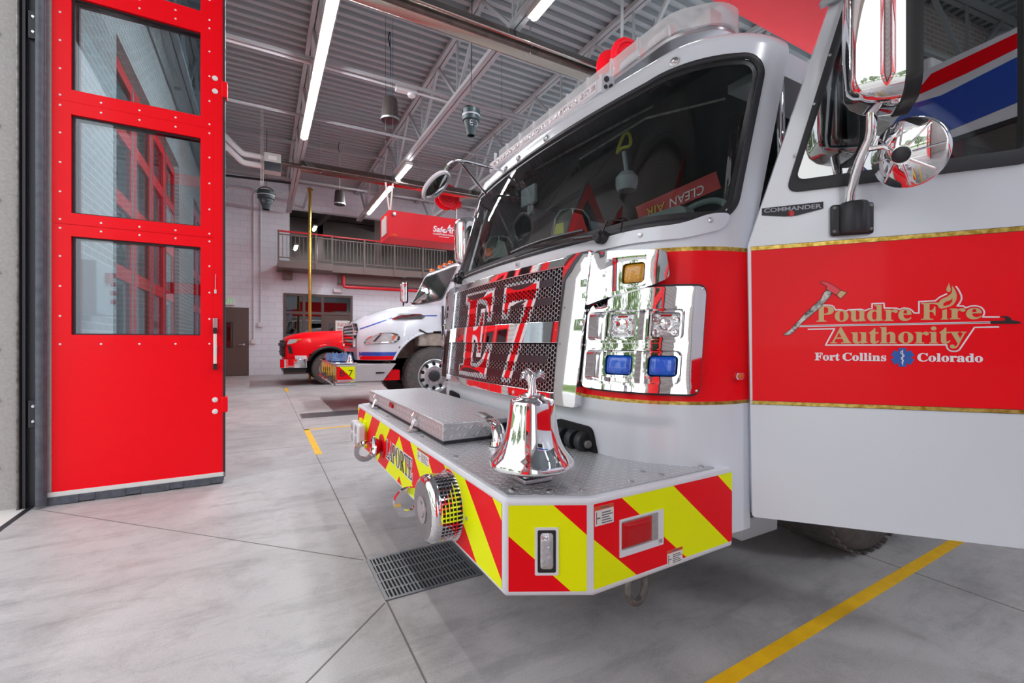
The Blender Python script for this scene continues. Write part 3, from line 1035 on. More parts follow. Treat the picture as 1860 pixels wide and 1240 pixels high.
def cup(loc, h, r, zt, label):
    t = thing('hanging_cup', label, 'cup', loc, 'tapered hanging cups')
    o = v3(loc)
    MB().lathe(o, (0, 0, 1), [(r * .42, .0), (r * .55, h * .25), (r * .78, h * .5), (r * .8, h * .55), (r * .95, h * .58), (r, h * .9), (r * .98, h), (r * .85, h), (r * .8, h * .9)], 24, cap=False).build('cup_body', 'teal', t)
    MB().lathe(o, (0, 0, 1), [(r * .985, h * .74), (r * 1.0, h * .76), (r * 1.0, h * .79)], 24, cap=False).build('band', 'decal_grey', t)
    MB().tube([o + V((r * math.cos(a), 0, h * .85 + r * .9 * math.sin(a))) for a in (k * math.pi / 10 for k in range(11))], .012, 6).build('bail_handle', 'black', t)
    mk = MB()
    for k, a0, a1 in ((-1, 40, 320), (1, -130, 130)):
        mk.tube([o + V((k * r * .27 + r * .17 * math.cos(R_(q)), -r * .72, h * .4 + .04 * math.sin(R_(q)))) for q in range(a0, a1 + 1, 20)], .004, 5)
    mk.beam(o + V((-r * .4, -r * .72, h * .4)), o + V((-r * .15, -r * .72, h * .4)), .008, .008)
    mk.build('printed_mark', 'decal_grey', t)
    MB().tube([o + V((0, 0, h * .85 + r * .9)), V((o.x + .02, o.y, zt))], .006, 5).build('cord', 'black', t)
cup((2.64, 6.0, 4.06), .36, .13, 6.45, 'dark teal hanging cup between the joists above the windscreen mirror')
cup((.1, 13.0, 4.42), .46, .2, 6.45, 'dark teal hanging cup in front of the far block wall')

def reel(loc, label):
    t = thing('hose_reel', label, 'reel', loc, 'red hose reels under the roof')
    o = v3(loc)
    MB().lathe(o + V((0, -.17, 0)), (0, 1, 0), [(.31, 0), (.33, .01), (.33, .03), (.17, .05), (.16, .29), (.33, .31), (.33, .33), (.31, .34)], 32).build('drum', 'redbox', t)
    mb = MB()
    for k in range(3):
        mb.lathe(o + V((0, -.175, 0)), (0, 1, 0), [(.1 + k * .08, 0), (.1 + k * .08, -.012), (.125 + k * .08, -.012), (.125 + k * .08, 0)], 32, cap=False)
    mb.build('flange_rib', 'railred', t)
    MB().beam(o, (o.x, o.y, 6.42), .03, .03, (1, 0, 0)).build('bracket', 'steel', t)
    MB().box(o.x + .22, o.x + .36, o.y - .2, o.y + .2, o.z - .28, o.z - .12).build('hose_guide', 'redbox', t)
    MB().tube([o + V((.3, 0, -.2)), o + V((.3, 0, -1.0))], .014, 6).build('hose', 'rope_white', t)
reel((4.72, 12.45, 5.28), 'red hose reel above the red cabinet and white truck')
reel((4.45, 4.85, 4.95), 'red hose reel behind the light bar of the fire engine')

def air_cleaner(y0, label, n=None):
    t = thing('air_cleaner', label, 'air cleaner', (2.9, y0 + .28, 2.77), 'red ceiling hung air cleaners')
    rv = MB().box(1.77, 4.1, y0, y0 + .57, 2.77, 3.19)
    MB().box(1.757, 1.77, y0 + .12, y0 + .45, 2.84, 3.12).build('filter_grille', 'boxgrey', t)
    for x in (1.82, 2.15, 2.42, 3.2, 3.9):
        for k in range(6):
            rv.lathe((x, y0, 2.8 + .07 * k), (0, -1, 0), [(.007, 0), (.005, .004)], 6)
    for k in range(16):
        for z in (2.79, 3.17):
            rv.lathe((1.85 + k * .14, y0, z), (0, -1, 0), [(.006, 0), (.005, .003)], 6)
    rv.build('cabinet', 'redbox', t)
    f = Fr((0, y0 - .002, 0), (1, 0, 0), (0, 0, 1), (0, -1, 0))
    lt = MB().text(f, 'Safe', 2.50, 2.93, w=.22, h=.1, offset=.02, shear=.12)
    lt.text(f, 'A', 2.712, 2.93, w=.1, h=.15, offset=.02, shear=.25)
    lt.text(f, 'ir', 2.80, 2.93, w=.075, h=.11, offset=.02, shear=.12)
    lt.text(f, 'CORPORATION', 2.5, 2.885, w=.38, h=.026, offset=.02)
    lt.fbox(f, 2.6, 2.78, 2.855, 2.862, 0, .001)
    lt.poly([f(2.68, 2.96), f(2.69, 2.945), f(2.95, 3.075), f(2.96, 3.085)])
    lt.build('lettering', 'decal_white', t, label='white SafeAir lettering')
    MB().fbox(f, 1.83, 1.9, 2.79, 2.815, 0, .004).build('caution_label', 'orange_lens', t)
    for x, dx in ((1.86, -.07), (1.86, .05), (3.95, 0)):
        MB().tube([(x, y0 + .3, 3.19), (x + dx, y0 + .3, 3.72)], .014, 6).tube([(x + dx, y0 + .3, 3.7), (x + dx, y0 + .3, 6.45)], .0025, 6, mi=1).build('hanging_strap', ['rope_white', 'dark_metal'], t)
    MB().lathe((1.85, y0 - .005, 3.13), (0, -1, 0), [(.03, 0), (.03, .02), (.012, .025)], 12).build('eye_bolt', 'brushed', t)
    MB().tube([(1.72, y0 + .08, 2.8), (1.70, y0 + .06, 2.95), (1.73, y0 + .08, 3.1)], .009, 6).build('cord', 'rope_white', t)
    return t
air_cleaner(7.25, 'red SafeAir air cleaner hanging over the white truck')
air_cleaner(.9, 'red air cleaner hanging right above the fire engine cab')

cd = thing('ceiling_conduit', 'white conduit with a small sensor crossing under the roof to the joist', 'conduit', (1.2, 7.7, 5.42))
MB().tube([(-1.3, 7.65, 5.42), (3.0, 7.72, 5.42)], .02, 8).build('pipe', 'duct', cd)
MB().box(2.0, 2.35, 7.66, 7.76, 5.37, 5.47).lathe((2.27, 7.7, 5.37), (0, 0, -1), [(.07, 0), (.065, .04), (.03, .06)], 14).build('sensor', 'duct', cd)
# --- floor drains
def drain(x0, x1, y0, y1, label):
    t = thing('floor_drain', label, 'drain', ((x0 + x1) / 2, (y0 + y1) / 2, 0), 'floor drains in the bays')
    MB().box(x0, x1, y0, y1, .0002, .001).build('painted_pit', 'pit_black', t)  # thin black plate paints the shade of a pit below the bars
    fr = MB().panel(lambda a, b, c: V((a, b, c)), [(x0, y0), (x1, y0), (x1, y1), (x0, y1)], [[(x0 + .015, y0 + .015), (x1 - .015, y0 + .015), (x1 - .015, y1 - .015), (x0 + .015, y1 - .015)]], .0005, .005)
    n = int((x1 - x0 - .03) / .017)
    for k in range(n):
        x = x0 + .02 + k * .017
        fr.box(x, x + .0075, y0 + .01, y1 - .01, .001, .0048)
    for k in range(1, 5):
        y = y0 + (y1 - y0) * k / 5
        fr.box(x0 + .01, x1 - .01, y - .005, y + .005, .0011, .0046)
    fr.build('grating', 'grate', t)
drain(.46, .915, 1.94, 2.35, 'grey steel floor drain grate beside the fire engine bumper')
drain(.5, 1.4, 7.12, 7.58, 'long grey floor drain grate in front of the white truck')
# @@ENGINE
# ------------------------------------------------------------------ the fire engine
YC, HW, CR = 2.41, 1.29, .4
CRF = .48                                  # the far corner shows as a softer curve
SQ = CR * math.pi / 2
SF = HW - CR
def xo(z):
    if z < .86:
        return 1.2
    return 1.2 + .1 * (z - .86) if z < 1.46 else 1.26 + .3 * (z - 1.46)
ZR, RR = 2.335, .085
def surf(s, z, off=0):
    """Point on the cab front skin: s runs from the centre line towards the near side."""
    sg = 1 if s >= 0 else -1
    a = abs(s)
    inset = 0
    zz = z
    if z > ZR:
        t = min((z - ZR) / (RR * math.pi / 2), 1) * math.pi / 2
        zz = ZR + RR * math.sin(t)
        inset = RR * (1 - math.cos(t))
    x0 = xo(min(z, ZR)) - .02 + .08 * min(a, SF if s >= 0 else HW - CRF) ** 2
    CR_ = CR if s >= 0 else CRF
    SF_ = HW - CR_
    SQ_ = CR_ * math.pi / 2
    if a <= SF_:
        p, n = V((x0, a, zz)), V((-1, .08 * a * 2, 0))
    elif a <= SF_ + SQ_:
        t = (a - SF_) / CR_
        p, n = V((x0 + CR_ - CR_ * math.cos(t), SF_ + CR_ * math.sin(t), zz)), V((-math.cos(t), math.sin(t), 0))
    else:
        p, n = V((x0 + CR_ + a - SF_ - SQ_, HW, zz)), V((0, 1, 0))
    n.normalize()
    p = p + n * (off - inset)
    if z < .80:                                   # pressed-in lower front panel
        k = min((.80 - z) / .02, 1) * max(0, min((1.24 - a) / .03, 1))
        p = p - n * .014 * k
    return V((p.x, YC - sg * p.y, p.z))

def remap(a, sg):
    """Arc position on the far corner for the same half-width as on the near one."""
    if sg > 0:
        return a
    v = a if a <= SF else SF + CR * math.sin(min((a - SF) / CR, math.pi / 2))
    return v if v <= HW - CRF else HW - CRF + CRF * math.asin(min((v - HW + CRF) / CRF, 1))

def band(mb, s0, s1, z0, z1, o0, o1, mi=0, ns=None, step=.03):
    """A closed curved plate lying on the cab skin."""
    ns = ns or max(1, int(abs(s1 - s0) / step))
    f = lambda o: (lambda i, j: surf(s0 + (s1 - s0) * i, z0 + (z1 - z0) * j, o))
    nz = max(1, int((z1 - z0) / .06))
    mb.grid(f(o1), ns, nz, mi)
    mb.grid(lambda i, j: surf(s0 + (s1 - s0) * i, z0, o0 + (o1 - o0) * j), ns, 1, mi)
    mb.grid(lambda i, j: surf(s0 + (s1 - s0) * i, z1, o0 + (o1 - o0) * j), ns, 1, mi)
    mb.grid(lambda i, j: surf(s0, z0 + (z1 - z0) * i, o0 + (o1 - o0) * j), nz, 1, mi)
    mb.grid(lambda i, j: surf(s1, z0 + (z1 - z0) * i, o0 + (o1 - o0) * j), nz, 1, mi)
    return mb

eng = thing('fire_engine', 'large white and red fire engine with E7 on its grille and an open cab door', 'fire engine', (1.2, 2.41, 0))

WS0, WS1, WSH, WSR = 1.562, 2.29, 1.405, .105
WSF = 1.43
wso = rrect(-WSF, WSH, WS0, WS1, WSR, 10)
wsm = rrect(-WSF + .02, WSH - .02, WS0 + .02, WS1 - .02, WSR - .02, 10)
zs = [.36 + .02 * i for i in range(0, 24)] + [.84, .858, .871, .89] + [.91 + .03 * i for i in range(18)] + [1.45, 1.452, 1.468, 1.49] + \
     [1.5 + .02 * i for i in range(1, 42)] + [2.34 + .0166 * i for i in range(8)] + [ZR + RR * math.pi / 2]
zs = sorted(set(round(z, 4) for z in zs))
SE = SF + SQ
SEF = HW - CRF + CRF * math.pi / 2
ss = [-SEF - 2.6, -SEF - .6] + [-SEF + (SEF + SE) * i / 134 for i in range(135)] + [SE + .055]
sk = MB()
b0 = 0
for z in zs:
    for s in ss:
        sk.v.append(surf(s, z))
ns_ = len(ss)
for j in range(len(zs) - 1):
    zc = (zs[j] + zs[j + 1]) / 2
    for i in range(ns_ - 1):
        sc = (ss[i] + ss[i + 1]) / 2
        if inpoly(sc, zc, wsm):
            continue
        if zc > 1.6 and zc < 2.2 and sc < -SEF - .6:
            continue
        if sc > SE and zc > 1.46:
            continue
        k = j * ns_ + i
        sk.f.append([k, k + 1, k + ns_ + 1, k + ns_])
        sk.m.append(1 if .871 < zc < 1.452 else (2 if .858 < zc < 1.468 else 0))
# roof slab behind the rounded front
top = [surf(s, zs[-1]) for s in ss[1:]]
rb = len(sk.v)
sk.v += top + [V((4.6, 3.54, top[0].z)), V((4.6, 1.28, top[0].z))][::1]
sk.f.append([rb + i for i in range(len(top))] + [rb + len(top) + 1, rb + len(top)])
sk.m.append(0)
sk.build('cab_shell', ['white', 'red', 'gold'], eng, smooth=40)
# near roof side rail, pillars behind the door opening, crew cab side, floor
nr = MB()
nr.box(1.98, 4.6, 1.2, 1.42, 2.3, 2.415)
nr.box(2.62, 2.78, 1.12, 1.2, .55, 2.4)
nr.panel(lambda a, b, c: V((a, 1.2 - c, b)), [(2.78, .55), (4.4, .55), (4.4, 2.415), (2.78, 2.415)], [rrect(2.92, 3.7, 1.6, 2.2, .08)], 0, .07)
nr.box(4.32, 4.4, 1.2, 3.6, .55, 2.415)
nr.build('crew_cab_side', 'white', eng, bevel=.01)
MB().panel(lambda a, b, c: V((a, 1.128 - c, b)), rrect(2.88, 3.74, 1.56, 2.24, .1), [rrect(2.93, 3.69, 1.61, 2.19, .07)], 0, .012).build('crew_window_seal', 'rubber', eng)
MB().box(2.9, 3.72, 1.15, 1.156, 1.58, 2.22).build('crew_window_pane', 'storeglass', eng)
bx = MB().box(4.4, 9.2, 1.12, 3.7, .5, 2.9)
bdy = bx.build('body_side', 'white', eng, bevel=.03)
MB().box(4.41, 9.19, 1.112, 1.121, .871, 1.46).build('red_band', 'red', bdy)
for z in (.858, 1.46):
    MB().box(4.41, 9.19, 1.112, 1.121, z, z + .014).build('gold_stripe', 'gold', bdy)

# windscreen
gl = MB()
gl.grid(lambda i, j: surf(-WSF + (WSF + WSH) * i, WS0 + (WS1 - WS0) * j, -.004), 110, 26,
        keep=lambda i, j: inpoly(-WSF + (WSF + WSH) * i, WS0 + (WS1 - WS0) * j, rrect(-WSF + .02, WSH - .02, WS0 + .02, WS1 - .02, WSR - .02, 10)))
gl.build('windshield', 'wind', eng, label='wide tinted windscreen')
def ring_on_skin(mb, loops, mi=0):
    """loops: list of (outline, offset), joined one after another."""
    k = len(loops[0][0])
    b = len(mb.v)
    for l, o in loops:
        mb.v += [surf(p[0], p[1], o) for p in l]
    for q in range(len(loops) - 1):
        for i in range(k):
            i2 = (i + 1) % k
            mb.f.append([b + q * k + i, b + q * k + i2, b + (q + 1) * k + i2, b + (q + 1) * k + i])
            mb.m.append(mi)
def rr_long(x0, x1, y0, y1, r):
    l = rrect(x0, x1, y0, y1, r, 10)
    return dens_n(l)
def dens_n(l):
    o = []
    for i, p in enumerate(l):
        q = l[(i + 1) % len(l)]
        d = math.hypot(q[0] - p[0], q[1] - p[1])
        k = 70 if d > 1.5 else (16 if d > .2 else 1)
        o += [(p[0] + (q[0] - p[0]) * j / k, p[1] + (q[1] - p[1]) * j / k) for j in range(k)]
    return o
def wso_in(d):
    return rr_long(-WSF + d, WSH - d, WS0 + d, WS1 - d, max(WSR - d, .03))
sl = MB()
ring_on_skin(sl, [(wso_in(-.002), -.002), (wso_in(0), .007), (wso_in(.010), .010), (wso_in(.02), .008), (wso_in(.025), -.001)])
ring_on_skin(sl, [(wso_in(.025), -.002), (wso_in(.048), -.0022)], 1)
sl.build('windshield_seal', ['rubber', 'black'], eng, smooth=60, label='black rubber windscreen seal')
# cowl panel below the glass at the near corner
cw = MB().panel(lambda a, b, c: surf(a, b, c), rpoly([(.30, 1.50), (1.22, 1.50), (1.36, 1.535), (1.38, 1.6), (1.30, 1.60), (1.2, 1.56), (.3, 1.55)], .05), [], 0, .012, step=.05)
cw.build('cowl_panel', 'white', eng, smooth=50)
# bolts on the cab face, roof markers
for s, z in ((1.30, 1.57), (1.05, 1.53), (.2, 1.53), (-.6, 1.53)):
    p, q = surf(s, z, .012), surf(s, z, .03)
    MB().lathe(p, q - p, [(.011, 0), (.01, .004), (.004, .006)], 10).build('screw', 'brushed', eng)
for s in (1.02, .12, -.22, -.42):
    p, q = surf(s, 2.32, .0), surf(s, 2.32, .03)
    MB().lathe(p, q - p, [(.022, 0), (.02, .008), (.012, .01), (.004, .018)], 12).build('washer_nozzle', 'brushed', eng)

# wipers
def wiper(s_, name, dirn, span):
    w = MB()
    p0, p1 = surf(s_, 1.555, .012), surf(s_, 1.555, .06)
    w.lathe(p0, p1 - p0, [(.03, 0), (.03, .03), (.02, .04), (.02, .055)], 14)
    w.tube([surf(s_, 1.555, .055), surf(s_ + dirn * .15, 1.572, .05), surf(s_ + dirn * span, 1.605, .03)], [.014, .01, .006], 8)
    w.beam(surf(s_ + dirn * .14, 1.57, .05), surf(s_ + dirn * .5, 1.6, .035), .02, .012)
    w.tube([surf(s_ + .02, 1.57, .05), surf(s_ + .05, 1.62, .06), surf(s_ + .12, 1.6, .05), surf(s_ + .1, 1.56, .02)], .004, 6)
    o = w.build(name, 'black', eng)
    b = MB()
    n = 14
    b.tube([surf(s_ + dirn * (span - .38 + .62 * i / n), 1.615 + .012 * math.sin(i / n * math.pi), .016) for i in range(n + 1)], .008, 6)
    b.build('wiper_blade', 'rubber', o)
wiper(.86, 'wiper', -1, .52)
wiper(-.72, 'wiper', -1, .42)

# ---- grille
gr = band(MB(), -.71, .68, 1.452, 1.497, 0, .034)
band(gr, -.71, .68, .812, .862, 0, .034)
band(gr, -.71, -.665, .862, 1.452, 0, .034)
band(gr, .655, .68, .862, 1.452, 0, .034)
grl = gr.build('grille', 'chrome', eng, smooth=40, bevel=.004, label='chrome grille surround')
band(MB(), -.665, .655, 1.092, 1.197, 0, .028).build('grille_band', 'chrome', grl, smooth=40, bevel=.003)
band(MB(), -.67, .66, .86, 1.455, .001, .003).build('grille_backing', 'pit_black', grl, smooth=40)
# lettering test: is a point of the grille inside E7?
def flatmap(a, b, c):
    return V((a, b, c))
def letter_tris():
    out = []
    for off in (0, .038):
        L = MB()
        r1, r2 = text_mesh('E', 0, True)[2], text_mesh('7', 0, True)[2]
        L.text(flatmap, 'E', -.445, .905, w=.44, h=.488, serif=True, offset=off, ref=r1, shear=.035)
        L.text(flatmap, '7', .135, .905, w=.30, h=.492, serif=True, offset=off, ref=r2, shear=.03)
        out.append(L)
    return out
LR, LW = letter_tris()
def in_letters(L, a, b):
    for f in L.f:
        if inpoly(a, b, [L.v[i] for i in f]):
            return True
    return False
import numpy as np
def raster(L, x0, x1, z0, z1, res):
    nx, nz = int((x1 - x0) / res), int((z1 - z0) / res)
    g = np.zeros((nx, nz), bool)
    for f in L.f:
        ps = [L.v[i] for i in f]
        for k in range(1, len(ps) - 1):
            a, b, c = ps[0], ps[k], ps[k + 1]
            ix0, ix1 = int((min(a.x, b.x, c.x) - x0) / res), int((max(a.x, b.x, c.x) - x0) / res) + 1
            iz0, iz1 = int((min(a.y, b.y, c.y) - z0) / res), int((max(a.y, b.y, c.y) - z0) / res) + 1
            ix0, iz0, ix1, iz1 = max(ix0, 0), max(iz0, 0), min(ix1, nx), min(iz1, nz)
            if ix1 <= ix0 or iz1 <= iz0:
                continue
            X, Z = np.meshgrid(x0 + (np.arange(ix0, ix1) + .5) * res, z0 + (np.arange(iz0, iz1) + .5) * res, indexing='ij')
            d = (b.x - a.x) * (c.y - a.y) - (c.x - a.x) * (b.y - a.y)
            if abs(d) < 1e-12:
                continue
            w1_ = ((X - a.x) * (c.y - a.y) - (c.x - a.x) * (Z - a.y)) / d
            w2_ = ((b.x - a.x) * (Z - a.y) - (X - a.x) * (b.y - a.y)) / d
            g[ix0:ix1, iz0:iz1] |= (w1_ >= -.02) & (w2_ >= -.02) & (w1_ + w2_ <= 1.02)
    return g
RES = .003
GR, GW = raster(LR, -.7, .7, .8, 1.5, RES), raster(LW, -.7, .7, .8, 1.5, RES)
def paint(a, b):
    i, j = int((a + .7) / RES), int((b - .8) / RES)
    if GR[i, j]:
        return 1
    return 2 if GW[i, j] else 0
# LW here runs along +s; E is nearest the far side, which is negative s
PIT = .0233                                # hexagon pitch
SLATS = [(1.368, 1.405), (1.28, 1.315), (.993, 1.03), (.905, .943)]
def hexmesh(z0, z1):
    mb = MB()
    h = PIT / math.sqrt(3)
    cols = int(1.32 / (1.5 * h)) + 2
    rows = int((z1 - z0) / PIT) + 2
    w = .0021
    def edge(p, q):
        for k in range(2):
            a = (p[0] + (q[0] - p[0]) * k / 2, p[1] + (q[1] - p[1]) * k / 2)
            b = (p[0] + (q[0] - p[0]) * (k + 1) / 2, p[1] + (q[1] - p[1]) * (k + 1) / 2)
            m = ((a[0] + b[0]) / 2, (a[1] + b[1]) / 2)
            if not (-.663 < m[0] < .653 and z0 < m[1] < z1):
                continue
            d = V((b[0] - a[0], b[1] - a[1])).normalized()
            n = V((-d.y, d.x)) * w
            P = lambda t, s_, o: surf(t[0] + n.x * s_, t[1] + n.y * s_, o)
            mi = paint(*m)
            vs = [P(a, -1, .024), P(b, -1, .024), P(b, 1, .024), P(a, 1, .024), P(a, -1, .019), P(b, -1, .019), P(b, 1, .019), P(a, 1, .019)]
            mb.add(vs, [(0, 1, 2, 3), (0, 1, 5, 4), (2, 3, 7, 6)], mi)
    for c in range(cols):
        for r in range(rows):
            cx = -.67 + c * 1.5 * h
            cz = z0 + (r + .5 * (c % 2)) * PIT
            hx = [(cx + h * math.cos(R_(60 * k)), cz + h * math.sin(R_(60 * k))) for k in range(6)]
            edge(hx[0], hx[1])
            edge(hx[1], hx[2])
            edge(hx[2], hx[3])
    return mb
for z0, z1 in ((1.2, 1.455), (.86, 1.09)):
    hexmesh(z0, z1).build('grille_mesh', ['honey', 'red', 'decal_white'], grl, recalc=False)
for z0, z1 in SLATS:
    band(MB(), -.663, .585, z0, z1, .018, .0245).build('grille_slat', 'slat', grl, smooth=40)
def cut_z(L, z0, z1):
    o = MB()
    for f in L.f:
        p = [(L.v[i].x, L.v[i].y) for i in f]
        p = clip_half(p, lambda x, y: y - z0)
        p = clip_half(p, lambda x, y: z1 - y) if len(p) > 2 else []
        if len(p) > 2:
            o.poly(p_ for p_ in [V((a, b, 0)) for a, b in p])
    return o
def poly_fix(mb, pts, mi):
    mb.add(pts, [tuple(range(len(pts)))], mi)
for zz0, zz1, base in [(1.0935, 1.1955, .0282)] + [(a, b, .0247) for a, b in SLATS]:
    for L, o, mi in ((LW, base, 1), (LR, base + .0006, 0)):
      for lo_s, hi_s in ((-.7, .10), (.10, .7)):
        bd = MB()
        for f in L.f:
            if not lo_s <= sum(L.v[i].x for i in f) / len(f) < hi_s:
                continue
            p = [(L.v[i].x, L.v[i].y) for i in f]
            p = clip_half(p, lambda x, y: y - zz0)
            p = clip_half(p, lambda x, y: zz1 - y) if len(p) > 2 else []
            if len(p) > 2:
                poly_fix(bd, [surf(a, b, o) for a, b in p], mi)
        if bd.f:
            bd.build('grille_lettering', ['red', 'decal_white'], grl, recalc=False)

# ---- chrome pillar and headlight housings on the near side (mirrored on the far side)
def side_lights(sg):
    def S(a, b, c):
        return surf(sg * remap(a, sg), b, c)
    pl = MB().panel(S, rpoly([(.68, .812), (.82, .812), (.845, 1.5), (.68, 1.5)], .02), [], 0, .05, step=.06)
    pl.build('chrome_pillar', 'chrome', eng, smooth=50, bevel=.006)
    # upper housing with the amber turn signal
    hole = [(.945, 1.30), (1.105, 1.318), (1.10, 1.44), (.935, 1.445)]
    tp = MB().panel(S, rpoly([(.835, 1.255), (1.13, 1.318), (1.185, 1.345), (1.165, 1.452), (.848, 1.488)], .02), [hole], 0, .045, step=.04)
    ts = tp.build('turn_signal_housing', 'chrome', eng, smooth=50)
    MB().panel(S, hole, [], .002, .004, step=.05).build('housing_back', 'chrome', ts, smooth=50)
    def lens(mb, a0, a1, b0, b1, o0, bulge, n=12, mi=0):
        def q(i, j):
            u, w = 2 * i - 1, 2 * j - 1
            e = (1 - abs(u) ** 4) * (1 - abs(w) ** 4)
            r = 1 - .06 * (abs(u) ** 3) * (abs(w) ** 3)
            return S((a0 + a1) / 2 + u * r * (a1 - a0) / 2, (b0 + b1) / 2 + w * r * (b1 - b0) / 2, o0 + bulge * max(e, 0) ** .5)
        mb.grid(q, n, n, mi)
        return mb
    rim = MB().panel(S, rrect(.995, 1.105, 1.322, 1.425, .02), [rrect(1.005, 1.095, 1.332, 1.415, .016)], .004, .03, step=.03)
    rim.build('lamp_rim', 'chrome', ts, smooth=50)
    lens(MB(), 1.003, 1.097, 1.33, 1.417, .006, .022).build('amber_lens', 'amber_lens', ts, label='amber turn signal lens')
    # main bezel
    ho = [rrect(.862, 1.242, 1.104, 1.226, .02), rrect(.862, 1.242, .938, 1.066, .02)]
    bz = MB().panel(S, rpoly([(.83, .905), (1.31, .902), (1.31, 1.31), (1.07, 1.312), (.845, 1.248)], .035), ho, 0, .032, step=.035)
    bz_o = bz.build('headlight_bezel', 'chrome', eng, smooth=50, bevel=0)
    MB().panel(S, rpoly([(.822, .896), (1.32, .892), (1.32, 1.32), (1.066, 1.322), (.836, 1.255)], .04), [rpoly([(.832, .907), (1.308, .904), (1.308, 1.308), (1.07, 1.31), (.847, 1.246)], .035)], 0, .012, step=.04).build('bezel_gasket', 'rubber', bz_o, smooth=50)
    for h in ho:
        # raised lip round each recess
        b0, b1 = h[-1][1], h[0][1]
        lo, hi = min(p[1] for p in h), max(p[1] for p in h)
        MB().panel(S, rrect(.853, 1.251, lo - .009, hi + .009, .026), [rrect(.863, 1.241, lo + .001, hi - .001, .019)], .02, .046, step=.04).build('recess_lip', 'chrome', bz_o, smooth=50)
        MB().panel(S, rrect(.86, 1.244, lo - .002, hi + .002, .02), [], .0, .003, step=.05).build('recess_back', 'chrome', bz_o, smooth=50)
        for a in (1.085, 1.118):
            MB().panel(S, [(a - .004, lo), (a + .004, lo), (a + .004, hi), (a - .004, hi)], [], .003, .042, step=.04).build('divider', 'chrome', bz_o, smooth=50)
        MB().panel(S, [(.945, lo), (.951, lo), (.951, hi), (.945, hi)], [], .003, .03, step=.04).build('divider', 'chrome', bz_o, smooth=50)
    for a0, a1 in ((.957, 1.075), (1.127, 1.233)):
        MB().panel(S, rrect(a0 - .003, a1 + .003, 1.11, 1.219, .014), [rrect(a0 + .004, a1 - .004, 1.117, 1.212, .01)], .004, .024, step=.03).build('lamp_rim', 'chrome', bz_o, smooth=50)
        hl = lens(MB(), a0 + .004, a1 - .004, 1.117, 1.212, .012, .006).build('headlight_lens', 'clear_lens', bz_o, label='clear square headlight')
        am = (a0 + a1) / 2
        bl = MB()
        for da, db, r in ((0, .005, .026), (-.035, .022, .011), (.035, .022, .011), (-.032, -.028, .012), (.032, -.028, .012)):
            c0, c1 = S(am + da, 1.164 + db, .017), S(am + da, 1.164 + db, .03)
            bl.lathe(c0, c1 - c0, [(r, 0), (r, .004), (r * .75, .001), (r * .3, .005), (.001, .007)], 14)
        bl.build('lamp_bulb', 'chrome', hl)
        MB().panel(S, [(am - .02, 1.197), (am + .02, 1.197), (am + .02, 1.204), (am - .02, 1.204)], [], .0185, .0195).build('lamp_mark', 'red_lens', hl)
        MB().panel(S, rrect(a0 - .006, a1 + .006, .955, 1.056, .022), [rrect(a0 + .002, a1 - .002, .966, 1.046, .016)], .004, .03, step=.03).build('lamp_rim', 'chrome', bz_o, smooth=50)
        lens(MB(), a0, a1, .964, 1.048, .008, .026, 14).build('blue_warning_lens', 'blue_lens', bz_o, label='blue warning light')
    for a, b in ((.835, .93), (.842, 1.235), (1.3, .915), (1.298, 1.3), (.838, 1.085)):
        c0, c1 = S(a, b, .03), S(a, b, .05)
        MB().lathe(c0, c1 - c0, [(.006, 0), (.005, .003), (.001, .004)], 8).build('screw', 'brushed', bz_o)
    # amber side marker
    mk = MB().panel(S, rrect(1.462, 1.505, .953, .979, .012), [rrect(1.466, 1.5, .957, .975, .009)], 0, .016, step=.02).build('side_marker', 'chrome', eng, smooth=50)
    lens(MB(), 1.464, 1.503, .955, .977, .004, .014).build('marker_lens', 'orange_lens', mk, label='amber marker lens')
side_lights(1)
side_lights(-1)

# tow openings low on the cab front: black plates paint their shade, nothing is cut
for s_ in (.80, -.62):
    tw = MB().panel(lambda a, b, c: surf(a, b, c), rpoly([(s_ - .16, .60), (s_ + .10, .60), (s_ + .065, .73), (s_ - .16, .74)], .03), [], .0, .016, step=.05).build('tow_shade_plate', 'pit_black', eng, label='black plate standing for the shade of a tow opening')
    for da in (-.1, -.03, .03):
        MB().lathe(surf(s_ + da - .02, .665, .02), V((0, -1, 0)), [(.04, 0), (.045, .012), (.045, .03), (.04, .04)], 16).build('tow_bush', 'rubber', tw)
    MB().lathe(surf(s_ + .045, .66, .02), V((-.4, -1, 0)), [(.018, 0), (.018, .03), (.012, .034)], 8).build('bolt', 'dull_metal', tw)

# ---- bumper
BZ0, BZ1 = .325, .62
bo = [(.645, 1.215), (.876, 1.092), (1.575, 1.108), (1.575, 3.712), (.876, 3.728), (.645, 3.605)]
def plan(a, b, c):
    return V((a, b, c))
bmp = MB().panel(plan, bo, [], BZ0, BZ1, back=True).build('bumper', 'white_satin', eng, bevel=.011, seg=3, label='white framed extended front bumper')
dp = [(.667, 1.235), (.884, 1.12), (1.5, 1.132), (1.5, 3.69), (.884, 3.70), (.667, 3.585)]
MB().panel(plan, dp, [], BZ1 + .0005, BZ1 + .005, step=.3).build('deck_plate', 'plate', bmp, uv=True, label='diamond plate deck')
for x, y in ((.70, 1.27), (.80, 1.2), (.90, 1.16), (1.1, 1.155), (1.22, 1.22), (1.25, 1.16), (1.46, 1.16), (.70, 1.75), (.70, 2.2), (.7, 2.9), (1.02, 1.5)):
    MB().lathe((x, y, BZ1 + .005), (0, 0, 1), [(.011, 0), (.011, .003), (.007, .006)], 8).build('deck_bolt', 'brushed', bmp)
